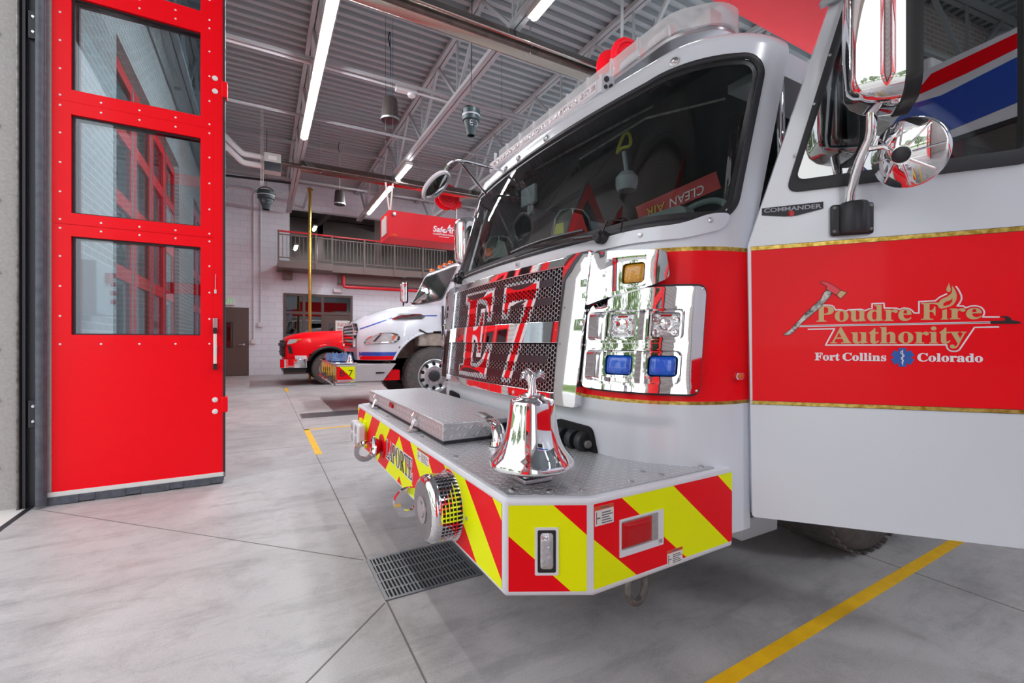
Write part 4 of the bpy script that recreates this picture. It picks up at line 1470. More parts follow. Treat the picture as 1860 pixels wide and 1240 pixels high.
# chevron sheets
ffr = lambda a, b, c: V((.645 - c, a, b))
def qfront(y, z):
    return (YC - y) - 1.22 * (.595 - z) if y <= YC else (y - YC) - 1.22 * (.595 - z)
QB = [-.26, 0, .21, .46, .685, .9, 1.124]
QC = [1, 0, 1, 0, 1, 0, 1, 0]
ch = MB()
stripes(ch, ffr, [(1.232, .342), (YC, .342), (YC, .603), (1.232, .603)], qfront, QB, QC, .0012)
stripes(ch, ffr, [(YC, .342), (3.588, .342), (3.588, .603), (YC, .603)], qfront, QB, QC, .0012)
ch.build('front_chevrons', ['yellow', 'refred'], bmp, recalc=False, label='red and yellow chevrons')
U = V((.231, -.123, 0)).normalized()
fct = Fr((.645, 1.215, 0), U, (0, 0, 1), (-.123, -.231, 0))
ch = MB()
stripes(ch, fct, [(.012, .342), (.250, .342), (.250, .603), (.012, .603)], lambda a, z: a - 1.12 * (.6 - z), [-.088, .152], [1, 0, 1], .0012, holes=[(.092, .164, .392, .537)])
ch.build('corner_chevrons', ['yellow', 'refred'], bmp, recalc=False)
sdu = V((.699, .016, 0)).normalized()
sfr = Fr((.876, 1.092, 0), sdu, (0, 0, 1), (.016, -.699, 0))
ch = MB()
stripes(ch, sfr, [(.012, .342), (.692, .342), (.692, .603), (.012, .603)], lambda a, z: a - 1.17 * (.6 - z), [-.11, .13, .37, .61], [0, 1, 0, 1, 0], .0012, holes=[(.116, .315, .415, .535)])
ch.build('side_chevrons', ['yellow', 'refred'], bmp, recalc=False)
# clear light in the chamfer, red marker in the side
fl = MB().panel(fct, rrect(.092, .164, .392, .537, .004), [rrect(.1, .156, .4, .529, .004)], 0, .004)
flo = fl.build('corner_light', 'white_satin', bmp)
MB().panel(fct, rrect(.1, .156, .4, .529, .006), [rrect(.108, .148, .409, .52, .01)], 0, .004).build('lamp_rim', 'black', flo)
MB().grid(lambda i, j: fct(.106 + .044 * i, .407 + .115 * j, .001 + .007 * (1 - (2 * i - 1) ** 4) * (1 - (2 * j - 1) ** 6)), 10, 16).build('clear_lens', 'clear_lens', flo, label='clear rectangular warning light')
sm = MB().panel(sfr, rrect(.116, .315, .415, .535, .004), [rrect(.123, .308, .422, .528, .004)], 0, .004)
smo = sm.build('side_light', 'white_satin', bmp)
MB().grid(lambda i, j: sfr(.123 + .185 * i, .422 + .106 * j, .0014), 1, 1).build('recess_back', 'pier', smo)
MB().fbox(sfr, .29, .308, .422, .528, .001, .004).fbox(sfr, .123, .308, .422, .436, .001, .004).build('recess_side', 'white_satin', smo)
MB().grid(lambda i, j: sfr(.126 + .135 * i, .44 + .082 * j, .002 + .012 * max(0, (1 - (2 * i - 1) ** 4) * (1 - (2 * j - 1) ** 4)) ** .5), 14, 12).build('red_lens', 'red_lens', smo, label='red side marker lens')
def sticker(fr, a0, a1, b0, b1, name='warning_sticker'):
    m_ = MB().fbox(fr, a0, a1, b0, b1, 0, .0018)
    h = b1 - b0
    m_.fbox(fr, a0, a1, b1 - h * .2, b1, .0018, .002, 1)
    m_.fbox(fr, a0 + (a1 - a0) * .3, a0 + (a1 - a0) * .75, b1 - h * .14, b1 - h * .06, .002, .0022, 2)
    for k in range(5):
        m_.fbox(fr, a0 + (a1 - a0) * .36, a1 - (a1 - a0) * (.06 + .09 * (k % 3)), b0 + h * (.08 + .13 * k), b0 + h * (.14 + .13 * k), .0018, .002, 2)
    m_.fbox(fr, a0 + (a1 - a0) * .06, a0 + (a1 - a0) * .1, b0 + h * .1, b0 + h * .7, .0018, .002, 2)
    m_.fbox(fr, a0 + (a1 - a0) * .1, a0 + (a1 - a0) * .28, b0 + h * .35, b0 + h * .42, .0018, .002, 2)
    m_.build(name, ['label', 'labelor', 'labeltx'], bmp)
sticker(sfr, .016, .092, .534, .594)
sticker(sfr, .335, .412, .334, .385)
ffr2 = Fr((.645, 0, 0), (0, -1, 0), (0, 0, 1), (-1, 0, 0))
sticker(ffr2, -2.09, -1.92, .545, .602, 'notice_sticker')
# LAPORTE
lt = MB()
for off, mi, c in ((.05, 1, .002), (0, 0, .0026)):
    lt.text(ffr2, 'LAPORTE', -2.70, .418, w=.53, h=.108, serif=True, offset=off, c=c, mi=mi, ref=text_mesh('LAPORTE', 0, True)[2])
lt.build('bumper_lettering', ['decal_black', 'decal_white'], bmp, recalc=False, label='LAPORTE lettering')
# siren
so = V((.645, 1.66, .467))
sr = MB().lathe(so, (-1, 0, 0), [(.135, 0), (.135, .006), (.126, .008)], 48).lathe(so, (-1, 0, 0), [(.126, .078), (.128, .09), (.122, .104), (.112, .112), (.106, .114)], 48, cap=False)
sro = sr.build('siren', 'chrome', eng, label='round chrome siren')
MB().lathe(so, (-1, 0, 0), [(.11, .004), (.11, .08)], 40).build('siren_core', 'dark_metal', sro)
bars = MB()
for k in range(48):
    a = 2 * math.pi * k / 48
    d = V((0, math.cos(a), math.sin(a)))
    t = V((0, -math.sin(a), math.cos(a)))
    c0 = so + d * .125
    bars.add([c0 - t * .0032 + V((-.006, 0, 0)), c0 + t * .0032 + V((-.006, 0, 0)), c0 + t * .0032 + V((-.082, 0, 0)), c0 - t * .0032 + V((-.082, 0, 0))], [(0, 1, 2, 3)])
for h in (.022, .036, .05, .064):
    bars.lathe(so, (-1, 0, 0), [(.126, h), (.1265, h + .004)], 48, cap=False)
bars.build('siren_cage', 'chrome', sro)
fc = MB()
for k in range(-15, 16):
    y = k * .0068
    hh = math.sqrt(max(.106 ** 2 - y * y, 0))
    if abs(y) < .046:
        h2 = math.sqrt(.046 ** 2 - y * y)
        for a, b in ((h2, hh), (-hh, -h2)):
            fc.box(so.x - .115, so.x - .1, so.y + y - .0022, so.y + y + .0022, so.z + a, so.z + b)
    else:
        fc.box(so.x - .115, so.x - .1, so.y + y - .0022, so.y + y + .0022, so.z - hh, so.z + hh)
fc.lathe(so, (-1, 0, 0), [(.05, .1), (.05, .119), (.042, .12), (.03, .117), (.028, .122), (.012, .124), (.001, .122)], 32)
fc.build('siren_face', 'brushed', sro)
MB().lathe(so, (-1, 0, 0), [(.107, .1), (.001, .1005)], 32).build('siren_back', 'dark_metal', sro)
MB().lathe(V((.645, 1.5, .467)), (-1, 0, 0), [(.008, 0), (.007, .005), (.003, .007)], 8).build('bolt', 'brushed', sro)
# tow eyes, air horn, flood lights
for y, z in ((2.98, .403), (2.0, .383)):
    te = MB()
    def ringp(r, a, dy):
        return V((.575 + r * math.cos(a), y + dy, z + r * math.sin(a)))
    n = 28
    for k in range(n):
        a, b = 2 * math.pi * k / n, 2 * math.pi * (k + 1) / n
        vs = [ringp(r, t, dy) for dy in (-.011, .011) for r in (.037, .066) for t in (a, b)]
        te.add(vs, [(0, 1, 3, 2), (4, 6, 7, 5), (0, 4, 5, 1), (2, 3, 7, 6)])
    te.box(.62, .66, y - .011, y + .011, z - .035, z + .035)
    te.box(.640, .6445, y - .035, y + .035, z - .06, z + .085)
    te.build('tow_eye', 'chrome', eng)
hn = MB().lathe((.6, 2.80, .465), (1, 0, 0), [(.062, -.012), (.064, -.004), (.06, .0), (.042, .02), (.026, .046), (.02, .05)], 28, cap=False)
hno = hn.build('air_horn', 'chrome', eng)
MB().lathe((.643, 2.80, .465), (-1, 0, 0), [(.072, 0), (.07, .006)], 24).build('horn_flange', 'refred', hno)
for y in (3.44, 3.30):
    fo = MB().box(.575, .632, y - .075, y + .055, .375, .525).build('flood_light', 'white_satin', eng, bevel=.014)
    for z in (.412, .488):
        MB().lathe((.576, y - .01, z), (-1, 0, 0), [(.032, 0), (.032, .005), (.02, .001), (.001, .003)], 20).build('lamp_lens', 'clear_lens', fo)
    MB().box(.63, .646, y - .05, y + .03, .36, .54).build('mount_plate', 'yellow', fo)
# tow shackle under the bumper
tk = MB().tube([(1.12 + .04 * math.cos(a), 1.15, .265 + .055 * math.sin(a)) for a in (R_(k) for k in range(150, 391, 20))], .013, 8)
tk.tube([(1.085, 1.15, .292), (1.082, 1.15, .34)], .013, 8).tube([(1.155, 1.15, .292), (1.158, 1.15, .34)], .013, 8).box(1.09, 1.15, 1.13, 1.17, .30, .33)
tk.build('tow_shackle', 'dull_metal', eng)

# equipment tray on the deck
trb = [(.728, 1.972), (1.12, 1.985), (1.12, 3.6), (.728, 3.6)]
tr = MB().panel(plan, [(.728, 1.972), (1.16, 1.99), (1.16, 3.6), (.728, 3.6)], [], .64, .722, step=.35, back=True).build('equipment_tray', 'plate_fine', eng, uv=True, bevel=.005, label='diamond plate equipment tray')
MB().panel(plan, [(.732, 1.976), (1.16, 1.992), (1.16, 3.596), (.732, 3.596)], [], .624, .64).build('tray_seal', 'rubber', tr)
for y in (3.30, 2.36):
    la = MB().box(.712, .728, y - .02, y + .02, .65, .69).tube([(.712, y, .685), (.70, y, .705), (.712, y, .72)], .009, 8).tube([(.712, y - .012, .69), (.69, y - .012, .63)], .006, 6).tube([(.712, y + .012, .69), (.69, y + .012, .63)], .006, 6).box(.672, .725, y - .022, y + .022, .6255, .634)
    la.build('latch', 'chrome', tr, bevel=.002)
MB().box(.716, .729, 2.86, 2.93, .682, .696).tube([(.722, 2.86, .696), (.715, 2.895, .712), (.722, 2.93, .696)], .006, 6).build('red_reflector', 'red_lens', tr)
MB().box(.98, 1.16, 1.962, 1.99, .63, .7).build('notch_dark_block', 'pit_black', tr)  # solid black block paints the shade of a notch
# discharge elbow
el = MB().tube([(.985, 2.06, .685), (.975, 1.98, .695)] + bez((.965, 1.93, .70), (.945, 1.83, .71), (.935, 1.815, .655)) + [(.93, 1.812, .62)], [.034, .034] + [.031] * 7 + [.033], 18)
elo = el.build('discharge_elbow', 'chrome', eng, label='chrome hose elbow')
MB().lathe((.984, 2.03, .69), (.1, 1, -.05), [(.042, -.02), (.045, 0), (.045, .03), (.05, .06), (.05, .12)], 20).build('elbow_sleeve', 'dull_metal', elo)
MB().lathe((.93, 1.812, .6255), (0, 0, 1), [(.05, 0), (.05, .008), (.04, .012), (.037, .03)], 24).build('elbow_flange', 'chrome', elo)

# bell
bo_ = V((.815, 1.333, .012))
bl = MB().lathe(bo_, (0, 0, 1), [(.118, .668), (.138, .662), (.1455, .668), (.147, .676), (.141, .689), (.127, .706), (.113, .724), (.102, .745), (.093, .772), (.087, .802), (.082, .84), (.0775, .872), (.0755, .884), (.072, .8885),
                                      (.05, .8945), (.046, .899), (.046, .9035), (.028, .906), (.026, .912), (.001, .913)], 72, cap=False)
blo = bl.build('bell', 'chrome', eng, smooth=40, label='polished chrome bell')
MB().lathe(bo_, (0, 0, 1), [(.118, .668), (.1, .72), (.07, .86), (.001, .87)], 32, cap=False).build('bell_inside', 'dark_metal', blo)
# eagle finial
eg = MB().tube([bo_ + V((0, 0, .91)), bo_ + V((0, 0, .935)), bo_ + V((.0, .004, .955)), bo_ + V((-.004, .012, .972)), bo_ + V((-.006, .024, .984)), bo_ + V((-.008, .036, .984))], [.017, .014, .016, .017, .012, .004], 12)
for sg in (-1, 1):
    wv = []
    for k in range(6):
        t = k / 5
        wv.append(bo_ + V((.004 + .05 * t * sg, -.012 * t + .01, .962 + .022 * math.sin(t * 2.6))))
    for q in range(3):
        eg.tube([w_ + V((0, .004 * q, -.008 * q)) for w_ in wv], [.008, .008, .007, .006, .004, .002], 6)
eg.build('bell_eagle', 'chrome', blo)
bmn = MB().box(.815 - .055, .815 + .055, 1.333 - .045, 1.333 + .045, .6255, .642)
for y in (-.03, .03):
    bmn.tube([bo_ + V((-.035, y, .634)), bo_ + V((-.03, y, .655)), bo_ + V((0, y * .6, .67)), bo_ + V((.03, y, .655)), bo_ + V((.035, y, .634))], .011, 10)
bmn.lathe(bo_, (0, 0, 1), [(.03, .634), (.022, .66), (.022, .72)], 16)
bmn.build('bell_mount', 'brushed', blo, bevel=.003)
for dx, dy in ((-.045, -.035), (.045, -.035), (-.045, .035), (.045, .035)):
    MB().lathe(bo_ + V((dx, dy, .634)), (0, 0, 1), [(.01, 0), (.01, .007), (.004, .009)], 6).build('mount_bolt', 'brushed', blo)

# ---- wheel, step, chassis
def wheel(parent, c, r, w, out, tread='tyre', hub='brushed', nuts=10, label=None):
    """out: +1 / -1 direction of the outer face along Y."""
    c = v3(c)
    ax = V((0, out, 0))
    t = MB().lathe(c - ax * w / 2, ax, [(r * .58, 0), (r * .8, -.0), (r * .95, .02), (r, .05), (r, w - .05), (r * .95, w - .02), (r * .8, w), (r * .6, w - .005), (r * .56, w - .03)], 56, cap=False)
    n = 44
    for k in range(n):
        a = 2 * math.pi * k / n
        d = V((math.cos(a), 0, math.sin(a)))
        tg = V((-math.sin(a), 0, math.cos(a)))
        for q, sh in ((.06, .0), (w * .5, .5), (w - .06, 0)):
            cc = c - ax * w / 2 + ax * q + d * (r - .004)
            t.beam(cc - ax * .045 + tg * r * .03 * (sh - .2), cc + ax * .045 + tg * r * .03 * (sh + .2), r * .075, .012, d)
    to = t.build('tyre', tread, parent)
    rm = MB().lathe(c, ax, [(r * .57, w * .5 - .025), (r * .585, w * .5 - .005), (r * .55, w * .5 - .0), (r * .52, w * .42), (r * .45, w * .34), (r * .33, w * .40), (r * .31, w * .44), (.001, w * .44)], 48, cap=False)
    rm.build('rim', hub, to)
    hb = MB()
    for k in range(nuts):
        a = 2 * math.pi * k / nuts
        d = V((math.cos(a), 0, math.sin(a)))
        hb.lathe(c + d * r * .265 + ax * w * .44, ax, [(r * .03, 0), (r * .03, .02), (r * .015, .025)], 6)
    hb.lathe(c, ax, [(r * .2, w * .44), (r * .19, w * .56), (r * .15, w * .6), (.001, w * .6)], 28, mi=1)
    hb.build('hub', ['chrome', 'dark_metal'], to)
    hl = MB()
    for k in range(nuts):
        a = 2 * math.pi * (k + .5) / nuts
        d = V((math.cos(a), 0, math.sin(a)))
        hl.lathe(c + d * r * .41 + ax * (w * .36), ax, [(.001, .012), (r * .055, .012), (r * .06, .0)], 14)
    hl.build('rim_hole_discs', 'pit_black', to)  # black discs paint the shade inside the rim holes
    return to
wheel(eng, (2.80, 1.31, .52), .52, .32, -1)
MB().box(2.0, 3.25, 1.14, 3.6, .98, 1.08).box(2.2, 9, 1.9, 2.9, .45, .75).build('chassis', 'pit_black', eng)
MB().box(1.66, 1.9, 1.13, 1.5, .31, .385).build('cab_step', 'brushed', eng, bevel=.004, label='aluminium cab step')
MB().box(1.66, 1.9, 1.13, 1.5, .386, .392).build('step_tread', 'plate', eng, uv=True)

# ---- cab interior
MB().box(1.75, 4.3, 1.2, 3.62, .92, 1.0).box(3.25, 3.32, 1.2, 3.6, 1.0, 2.34).box(1.8, 4.3, 1.22, 3.6, 2.34, 2.37).box(1.5, 1.72, 1.2, 3.62, .9, 1.46).box(1.72, 4.3, 3.58, 3.62, .95, 1.6).build('cab_lining', 'cab_in', eng)
ds = MB()
ds.grid(lambda i, j: V((1.40 + .45 * j + .12 * abs(2 * i - 1) ** 3, 1.28 + 2.26 * i, 1.53 + .05 * math.sin(j * 3.0))), 20, 8)
ds.box(1.82, 1.86, 1.3, 3.5, 1.2, 1.55)
ds.build('dashboard', 'cab_in', eng)
MB().panel(lambda a, b, c: V((c, a, b)), rpoly([(1.95, 1.0), (2.95, 1.0), (2.85, 1.75), (2.05, 1.75)], .15), [], 3.0, 1.95).build('engine_tunnel', 'cab_in2', eng, smooth=50)
wi = MB()
for k in range(9):
    wi.beam((2.05 + .1 * k, 2.1, 1.76), (2.05 + .1 * k, 2.85, 1.76), .008, .008)
    wi.beam((2.05, 2.1 + .09 * k, 1.762), (2.85, 2.1 + .09 * k, 1.762), .008, .008)
wi.build('wire_rack', 'dull_metal', eng)
for y in (1.62, 3.2):
    st = MB().box(2.35, 2.85, y - .25, y + .25, 1.02, 1.45).box(2.8, 2.95, y - .25, y + .25, 1.4, 2.0).box(2.8, 2.92, y - .14, y + .14, 2.02, 2.22)
    st.build('seat', 'seat', eng, bevel=.05, seg=3)
SWC = V((1.92, 1.60, 1.66))
sw = MB().tube([SWC + V((.11 * math.sin(a), .21 * math.cos(a), .17 * math.sin(a))) for a in (2 * math.pi * k / 28 for k in range(28))], .016, 8, closed=True)
sw.tube([(1.80, 1.62, 1.52), SWC], .035, 8).beam(SWC + V((0, -.2, 0)), SWC + V((0, .2, 0)), .035, .02).beam(SWC, SWC + V((-.10, 0, -.16)), .035, .02)
sw.build('steering_wheel', 'cab_in2', eng)
MB().panel(lambda a, b, c: V((a, 3.57 - c, b)), rpoly([(1.9, 1.0), (3.2, 1.0), (3.2, 1.55), (2.0, 1.6)], .1), [], 0, .05).build('door_trim', 'cab_in2', eng)
MB().panel(lambda a, b, c: V((c, a, b)), rpoly([(1.35, 1.3), (2.0, 1.3), (1.95, 1.66), (1.85, 1.72), (1.4, 1.72)], .06), [], 1.72, 1.66).build('gauge_hood', 'cab_in2', eng, smooth=50)
ca = MB().beam((2.18, 1.62, 1.98), (1.98, 2.02, 1.86), .012, .1)
cao = ca.build('strap_band', 'railred', eng)
cf = Fr((2.16, 1.66, 1.9), V((1.98 - 2.18, .4, -.12)), (-.05, -.05, 1), (-.89, -.45, 0))
MB().text(lambda a, b, c: cf(a, .095 - b, .012 + c), 'CLEAN', .03, .02, w=.19, h=.05).text(lambda a, b, c: cf(a, .095 - b, .012 + c), 'AIR', .25, .02, w=.11, h=.05, mi=1).build('band_lettering', ['decal_white', 'helmet_patch'], cao, recalc=False)
MB().tube([V((1.72, 1.86, 2.17)) + V((.03 * math.sin(a) * .5, -.05 * math.cos(a), .045 * math.sin(a) - .02 * math.cos(2 * a))) for a in (2 * math.pi * k / 14 for k in range(14))], .009, 6, closed=True).build('yellow_clip', 'helmet_patch', eng)
MB().tube([(1.72, 1.86, 2.13), (1.74, 1.86, 2.02)], .012, 8).lathe((1.74, 1.86, 1.92), (0, 0, 1), [(.05, 0), (.06, .03), (.06, .07), (.035, .1)], 14).build('hanging_mask', 'decal_grey', eng)
MB().tube([(1.56, 1.5, 2.17), (1.53, 2.0, 2.18), (1.52, 2.45, 2.19)], .006, 6).tube([(1.74, 1.26, 2.14), (1.57, 1.55, 2.14), (1.53, 2.0, 2.1)], .006, 6).build('visor_rod', 'dull_metal', eng)
MB().box(1.50, 1.53, 2.43, 2.60, 1.98, 2.1).box(1.505, 1.55, 2.5, 2.53, 1.92, 1.98).build('camera_display', 'decal_grey', eng, bevel=.01)
gb = MB().tube([(2.02, 1.19, 1.62), (2.0, 1.17, 1.7), (1.98, 1.17, 2.2), (2.02, 1.2, 2.28)], .02, 10)
gb.build('grab_handle', 'chrome', eng)
MB().box(1.99, 2.05, 1.2, 1.26, 1.5, 1.68).build('extinguisher', 'redbox', eng, bevel=.015)

# ---- roof light bar
def bar_prof(i, x0, x1, z0, z1):
    return None
lbX0, lbX1, lbZ0, lbZ1, lbY0, lbY1 = 1.665, 1.96, 2.535, 2.63, 1.32, 3.42
lo_ = MB().panel(plan, rpoly([(lbX0, lbY0 + .16), (lbX0 + .14, lbY0), (lbX1, lbY0), (lbX1, lbY1), (lbX0 + .14, lbY1), (lbX0, lbY1 - .16)], .07), [], lbZ0, lbZ1, back=True)
lbar = lo_.build('light_bar', 'lightbar', eng, bevel=.014, seg=3, label='clear lensed roof light bar')
MB().panel(plan, rpoly([(lbX0 + .01, lbY0 + .17), (lbX0 + .145, lbY0 + .015), (lbX1, lbY0 + .015), (lbX1, lbY1 - .02), (lbX0 + .145, lbY1 - .02), (lbX0 + .01, lbY1 - .17)], .07), [], lbZ0 - .02, lbZ0 - .002, back=True).build('bar_base', 'brushed', lbar, bevel=.004)
for k in range(9):
    y = lbY0 + .2 + k * .2
    MB().box(lbX0 + .03, lbX0 + .07, y, y + .15, lbZ0 + .008, lbZ1 - .018).build('light_module', 'chrome', lbar, bevel=.006)
    MB().box(lbX0 + .024, lbX0 + .032, y + .015, y + .135, lbZ0 + .022, lbZ1 - .032).build('module_lens', 'clear_lens', lbar)
    for q in range(4):
        MB().box(lbX0 + .021, lbX0 + .026, y + .025 + q * .028, y + .045 + q * .028, lbZ0 + .03, lbZ1 - .04).build('led_cell', 'decal_white', lbar)
    MB().beam((lbX0 + .0, y + .175, lbZ0), (lbX0 + .0, y + .175, lbZ1 + .002), .012, .02, (1, 0, 0)).build('bar_rib', 'lightbar', lbar)
MB().box(lbX0 + .12, lbX0 + .2, lbY0 + .05, lbY0 + .12, lbZ0 + .005, lbZ1 - .01).build('light_module', 'chrome', lbar)
for y in (1.7, 3.0):
    MB().beam((1.82, y, 2.41), (1.82, y, 2.525), .1, .06).build('bar_foot', 'brushed', lbar)
led = MB().box(1.535, 1.60, 1.83, 3.14, 2.395, 2.468).build('scene_light', 'white_satin', eng, bevel=.006, label='white slim scene light bar')
MB().box(1.530, 1.537, 1.86, 3.11, 2.405, 2.46).build('scene_lens', 'decal_white', led)
for k in range(24):
    MB().box(1.527, 1.532, 1.872 + k * .05, 1.902 + k * .05, 2.42, 2.445).build('led_cell', 'clear_lens', led)
MB().box(1.525, 1.61, 1.813, 1.832, 2.385, 2.475).lathe((1.555, 1.813, 2.45), (0, -1, 0), [(.014, 0), (.014, .01)], 10, mi=1).lathe((1.585, 1.813, 2.42), (0, -1, 0), [(.012, 0), (.012, .01)], 10, mi=1).lathe((1.55, 1.813, 2.41), (0, -1, 0), [(.01, 0), (.01, .008)], 8, mi=1).build('end_cap', ['white_satin', 'dark_metal'], led)
for y in (1.95, 2.4, 3.0):
    MB().beam((1.58, y, 2.37), (1.58, y, 2.41), .04, .05).build('light_foot', 'dark_metal', led)

# ---- mirrors on the far side
def housing(parent, c, wdir, ddir, w, d, h, name='mirror_head', mats=('chrome', 'black')):
    """Domed chrome shell: ddir points from the dome to the glass side."""
    c = v3(c)
    W, D, Z = v3(wdir).normalized(), v3(ddir).normalized(), V((0, 0, 1))
    out = rrect(-w / 2, w / 2, -h / 2, h / 2, min(w, h) * .3, 8)
    lv = [(0.0, .0), (.05, .45), (.14, .68), (.32, .87), (.55, .97), (.78, 1.0)]
    mb = MB()
    k = len(out)
    for t, sc in lv:
        iw = (1 - sc) * min(w, h) * .5
        mb.v += [c + W * (p[0] * (1 - iw / (w / 2)) if sc else 0) * 1 + Z * (p[1] * (1 - iw / (h / 2)) if sc else 0) + D * (d * t) for p in out]
    for q in range(len(lv) - 1):
        for i in range(k):
            i2 = (i + 1) % k
            mb.f.append([q * k + i, q * k + i2, (q + 1) * k + i2, (q + 1) * k + i])
            mb.m.append(0)
    b = len(mb.v)
    for t, sc in ((.78, 1.0), (.8, 1.03), (1.0, 1.03), (1.0, .9)):
        mb.v += [c + W * p[0] * sc + Z * p[1] * sc + D * (d * t) for p in out]
    for q in range(3):
        for i in range(k):
            i2 = (i + 1) % k
            mb.f.append([b + q * k + i, b + q * k + i2, b + (q + 1) * k + i2, b + (q + 1) * k + i])
            mb.m.append(1)
    mb.f.append([b + 3 * k + i for i in range(k)])
    mb.m.append(1)
    o = mb.build(name, list(mats), parent, smooth=50)
    return o
mh = housing(eng, (1.60, 4.02, 2.055), (0, 1, 0), (1, 0, .0), .2, .21, .46)
MB().tube([(1.8, 3.98, 2.27)] + bez((1.8, 3.98, 2.31), (1.8, 3.97, 2.35), (1.8, 3.9, 2.36)) + [(1.86, 3.72, 2.38)], .018, 10).tube([(1.78, 4.0, 1.83)] + bez((1.78, 4.0, 1.79), (1.78, 3.98, 1.74), (1.78, 3.9, 1.73)) + [(1.76, 3.7, 1.72)], .018, 10).build('mirror_arm', 'chrome', mh)
# spotter mirror on its arm ahead of the windscreen
dc = V((1.06, 3.02, 2.185))
dax = V((.541, -.393, -.679)).normalized()
sp = MB().lathe(dc, dax, [(.118, -.012), (.127, 0), (.127, .012), (.118, .02), (.104, .016)], 36, cap=False, mi=1).lathe(dc, dax, [(.105, .014), (.07, .026), (.001, .034)], 36, cap=False)
spo = sp.build('spotter_mirror', ['chrome', 'decal_white'], eng, label='round chrome spotter mirror on an arm')
MB().lathe(dc, dax * -1, [(.118, 0), (.08, .03), (.03, .045), (.001, .048)], 28, cap=False).build('mirror_back', 'decal_white', spo)
MB().tube([surf(-.55, 2.36, 0), V((1.25, 2.93, 2.36)), V((1.17, 2.9, 2.335))] + bez((1.15, 2.9, 2.33), (1.12, 2.92, 2.32), (1.1, 2.96, 2.28)) + [dc + V((.02, -.02, .05))], .011, 10).tube([surf(-.72, 2.22, 0), V((1.2, 2.92, 2.345))], .009, 8).build('mirror_arm', 'chrome', spo)

# ---- open cab door
DO = V((1.66, 1.1, 0))
DU = V((.656, -.755, 0)).normalized()
DN = V((DU.y, -DU.x, 0))
dfr = Fr(DO, DU, (0, 0, 1), DN)
dout = rpoly([(.012, .42), (.842, .42), (.842, 2.47), (.34, 2.47), (.285, 2.40), (-.004, 1.47)], .012)
dwin = rpoly([(.150, 1.70), (.822, 1.726), (.822, 2.36), (.345, 2.36)], .035)
dr_ = MB().panel(dfr, dout, [dwin], -.05, 0, back=True)
door = dr_.build('cab_door', 'white', eng, bevel=.004, label='open white and red cab door with lettering')
def dpl(name, poly, c0, c1, m, holes=(), **k):
    return MB().panel(dfr, poly, list(holes), c0, c1).build(name, m, door, **k)
dpl('red_band', [(.013, .871), (.841, .876), (.841, 1.463), (.008, 1.452)], 0, .001, 'red')
dpl('gold_stripe', [(.013, .858), (.841, .863), (.841, .876), (.013, .871)], 0, .0014, 'gold')
dpl('gold_stripe', [(.008, 1.452), (.841, 1.463), (.841, 1.479), (.006, 1.467)], 0, .0014, 'gold')
for zz in ((.857, .862), (.8705, .8755), (1.4515, 1.4625), (1.4665, 1.4785)):
    dpl('pin_line', [(.008, zz[0]), (.841, zz[1]), (.841, zz[1] + .0012), (.008, zz[0] + .0012)], 0, .0017, 'decal_black')
so_ = rpoly([(.123, 1.662), (.838, 1.683), (.838, 2.385), (.325, 2.385)], .05, 8)
si_ = rpoly([(.156, 1.706), (.816, 1.732), (.816, 2.355), (.349, 2.355)], .035, 8)
sl_ = MB()
def dring(loops):
    k = len(loops[0][0])
    b = len(sl_.v)
    for l, o in loops:
        sl_.v += [dfr(p[0], p[1], o) for p in l]
    for q in range(len(loops) - 1):
        for i in range(k):
            i2 = (i + 1) % k
            sl_.f.append([b + q * k + i, b + q * k + i2, b + (q + 1) * k + i2, b + (q + 1) * k + i])
            sl_.m.append(0)
mid_ = [((p[0] * .5 + q[0] * .5), (p[1] * .5 + q[1] * .5)) for p, q in zip(so_, si_)]
dring([(so_, 0), (so_, .009), (mid_, .013), (si_, .008), (si_, -.03)])
sl_.build('window_seal', 'rubber', door, smooth=40, label='black rubber window seal')
MB().panel(dfr, rpoly([(.148, 1.698), (.825, 1.723), (.825, 2.365), (.343, 2.365)], .035, 8), [], -.026, -.02, back=True).build('window_pane', 'doorglass', door)
for a, z in ((.20, 1.80), (.26, 1.98), (.31, 2.15)):
    MB().lathe(dfr(a - .045, z, .01), DN, [(.006, 0), (.005, .003), (.001, .004)], 8).build('seal_screw', 'brushed', door)
MB().beam(dfr(.235, 2.34, .012), dfr(.30, 2.355, .012), .02, .02, DN).build('door_clip', 'brushed', door)
MB().fbox(dfr, .843, .848, .42, 2.47, -.05, .0).build('edge_guard', 'dark_metal', door)

# badge
bdg = MB().panel(dfr, [(.045, 1.612), (.246, 1.617), (.246, 1.592), (.16, 1.574), (.125, 1.574), (.045, 1.586)], [], 0, .004, mi=0)
bdg.build('badge', 'dark_metal', door)
b2 = MB().text(dfr, 'COMMANDER', .052, 1.594, w=.188, h=.016, c=.0045, offset=.02)
b2.lathe(dfr(.143, 1.583, .004), DN, [(.011, 0), (.01, .002), (.001, .003)], 12, mi=1)
b2.build('badge_lettering', ['decal_grey', 'red_lens'], door, recalc=False, label='COMMANDER badge')

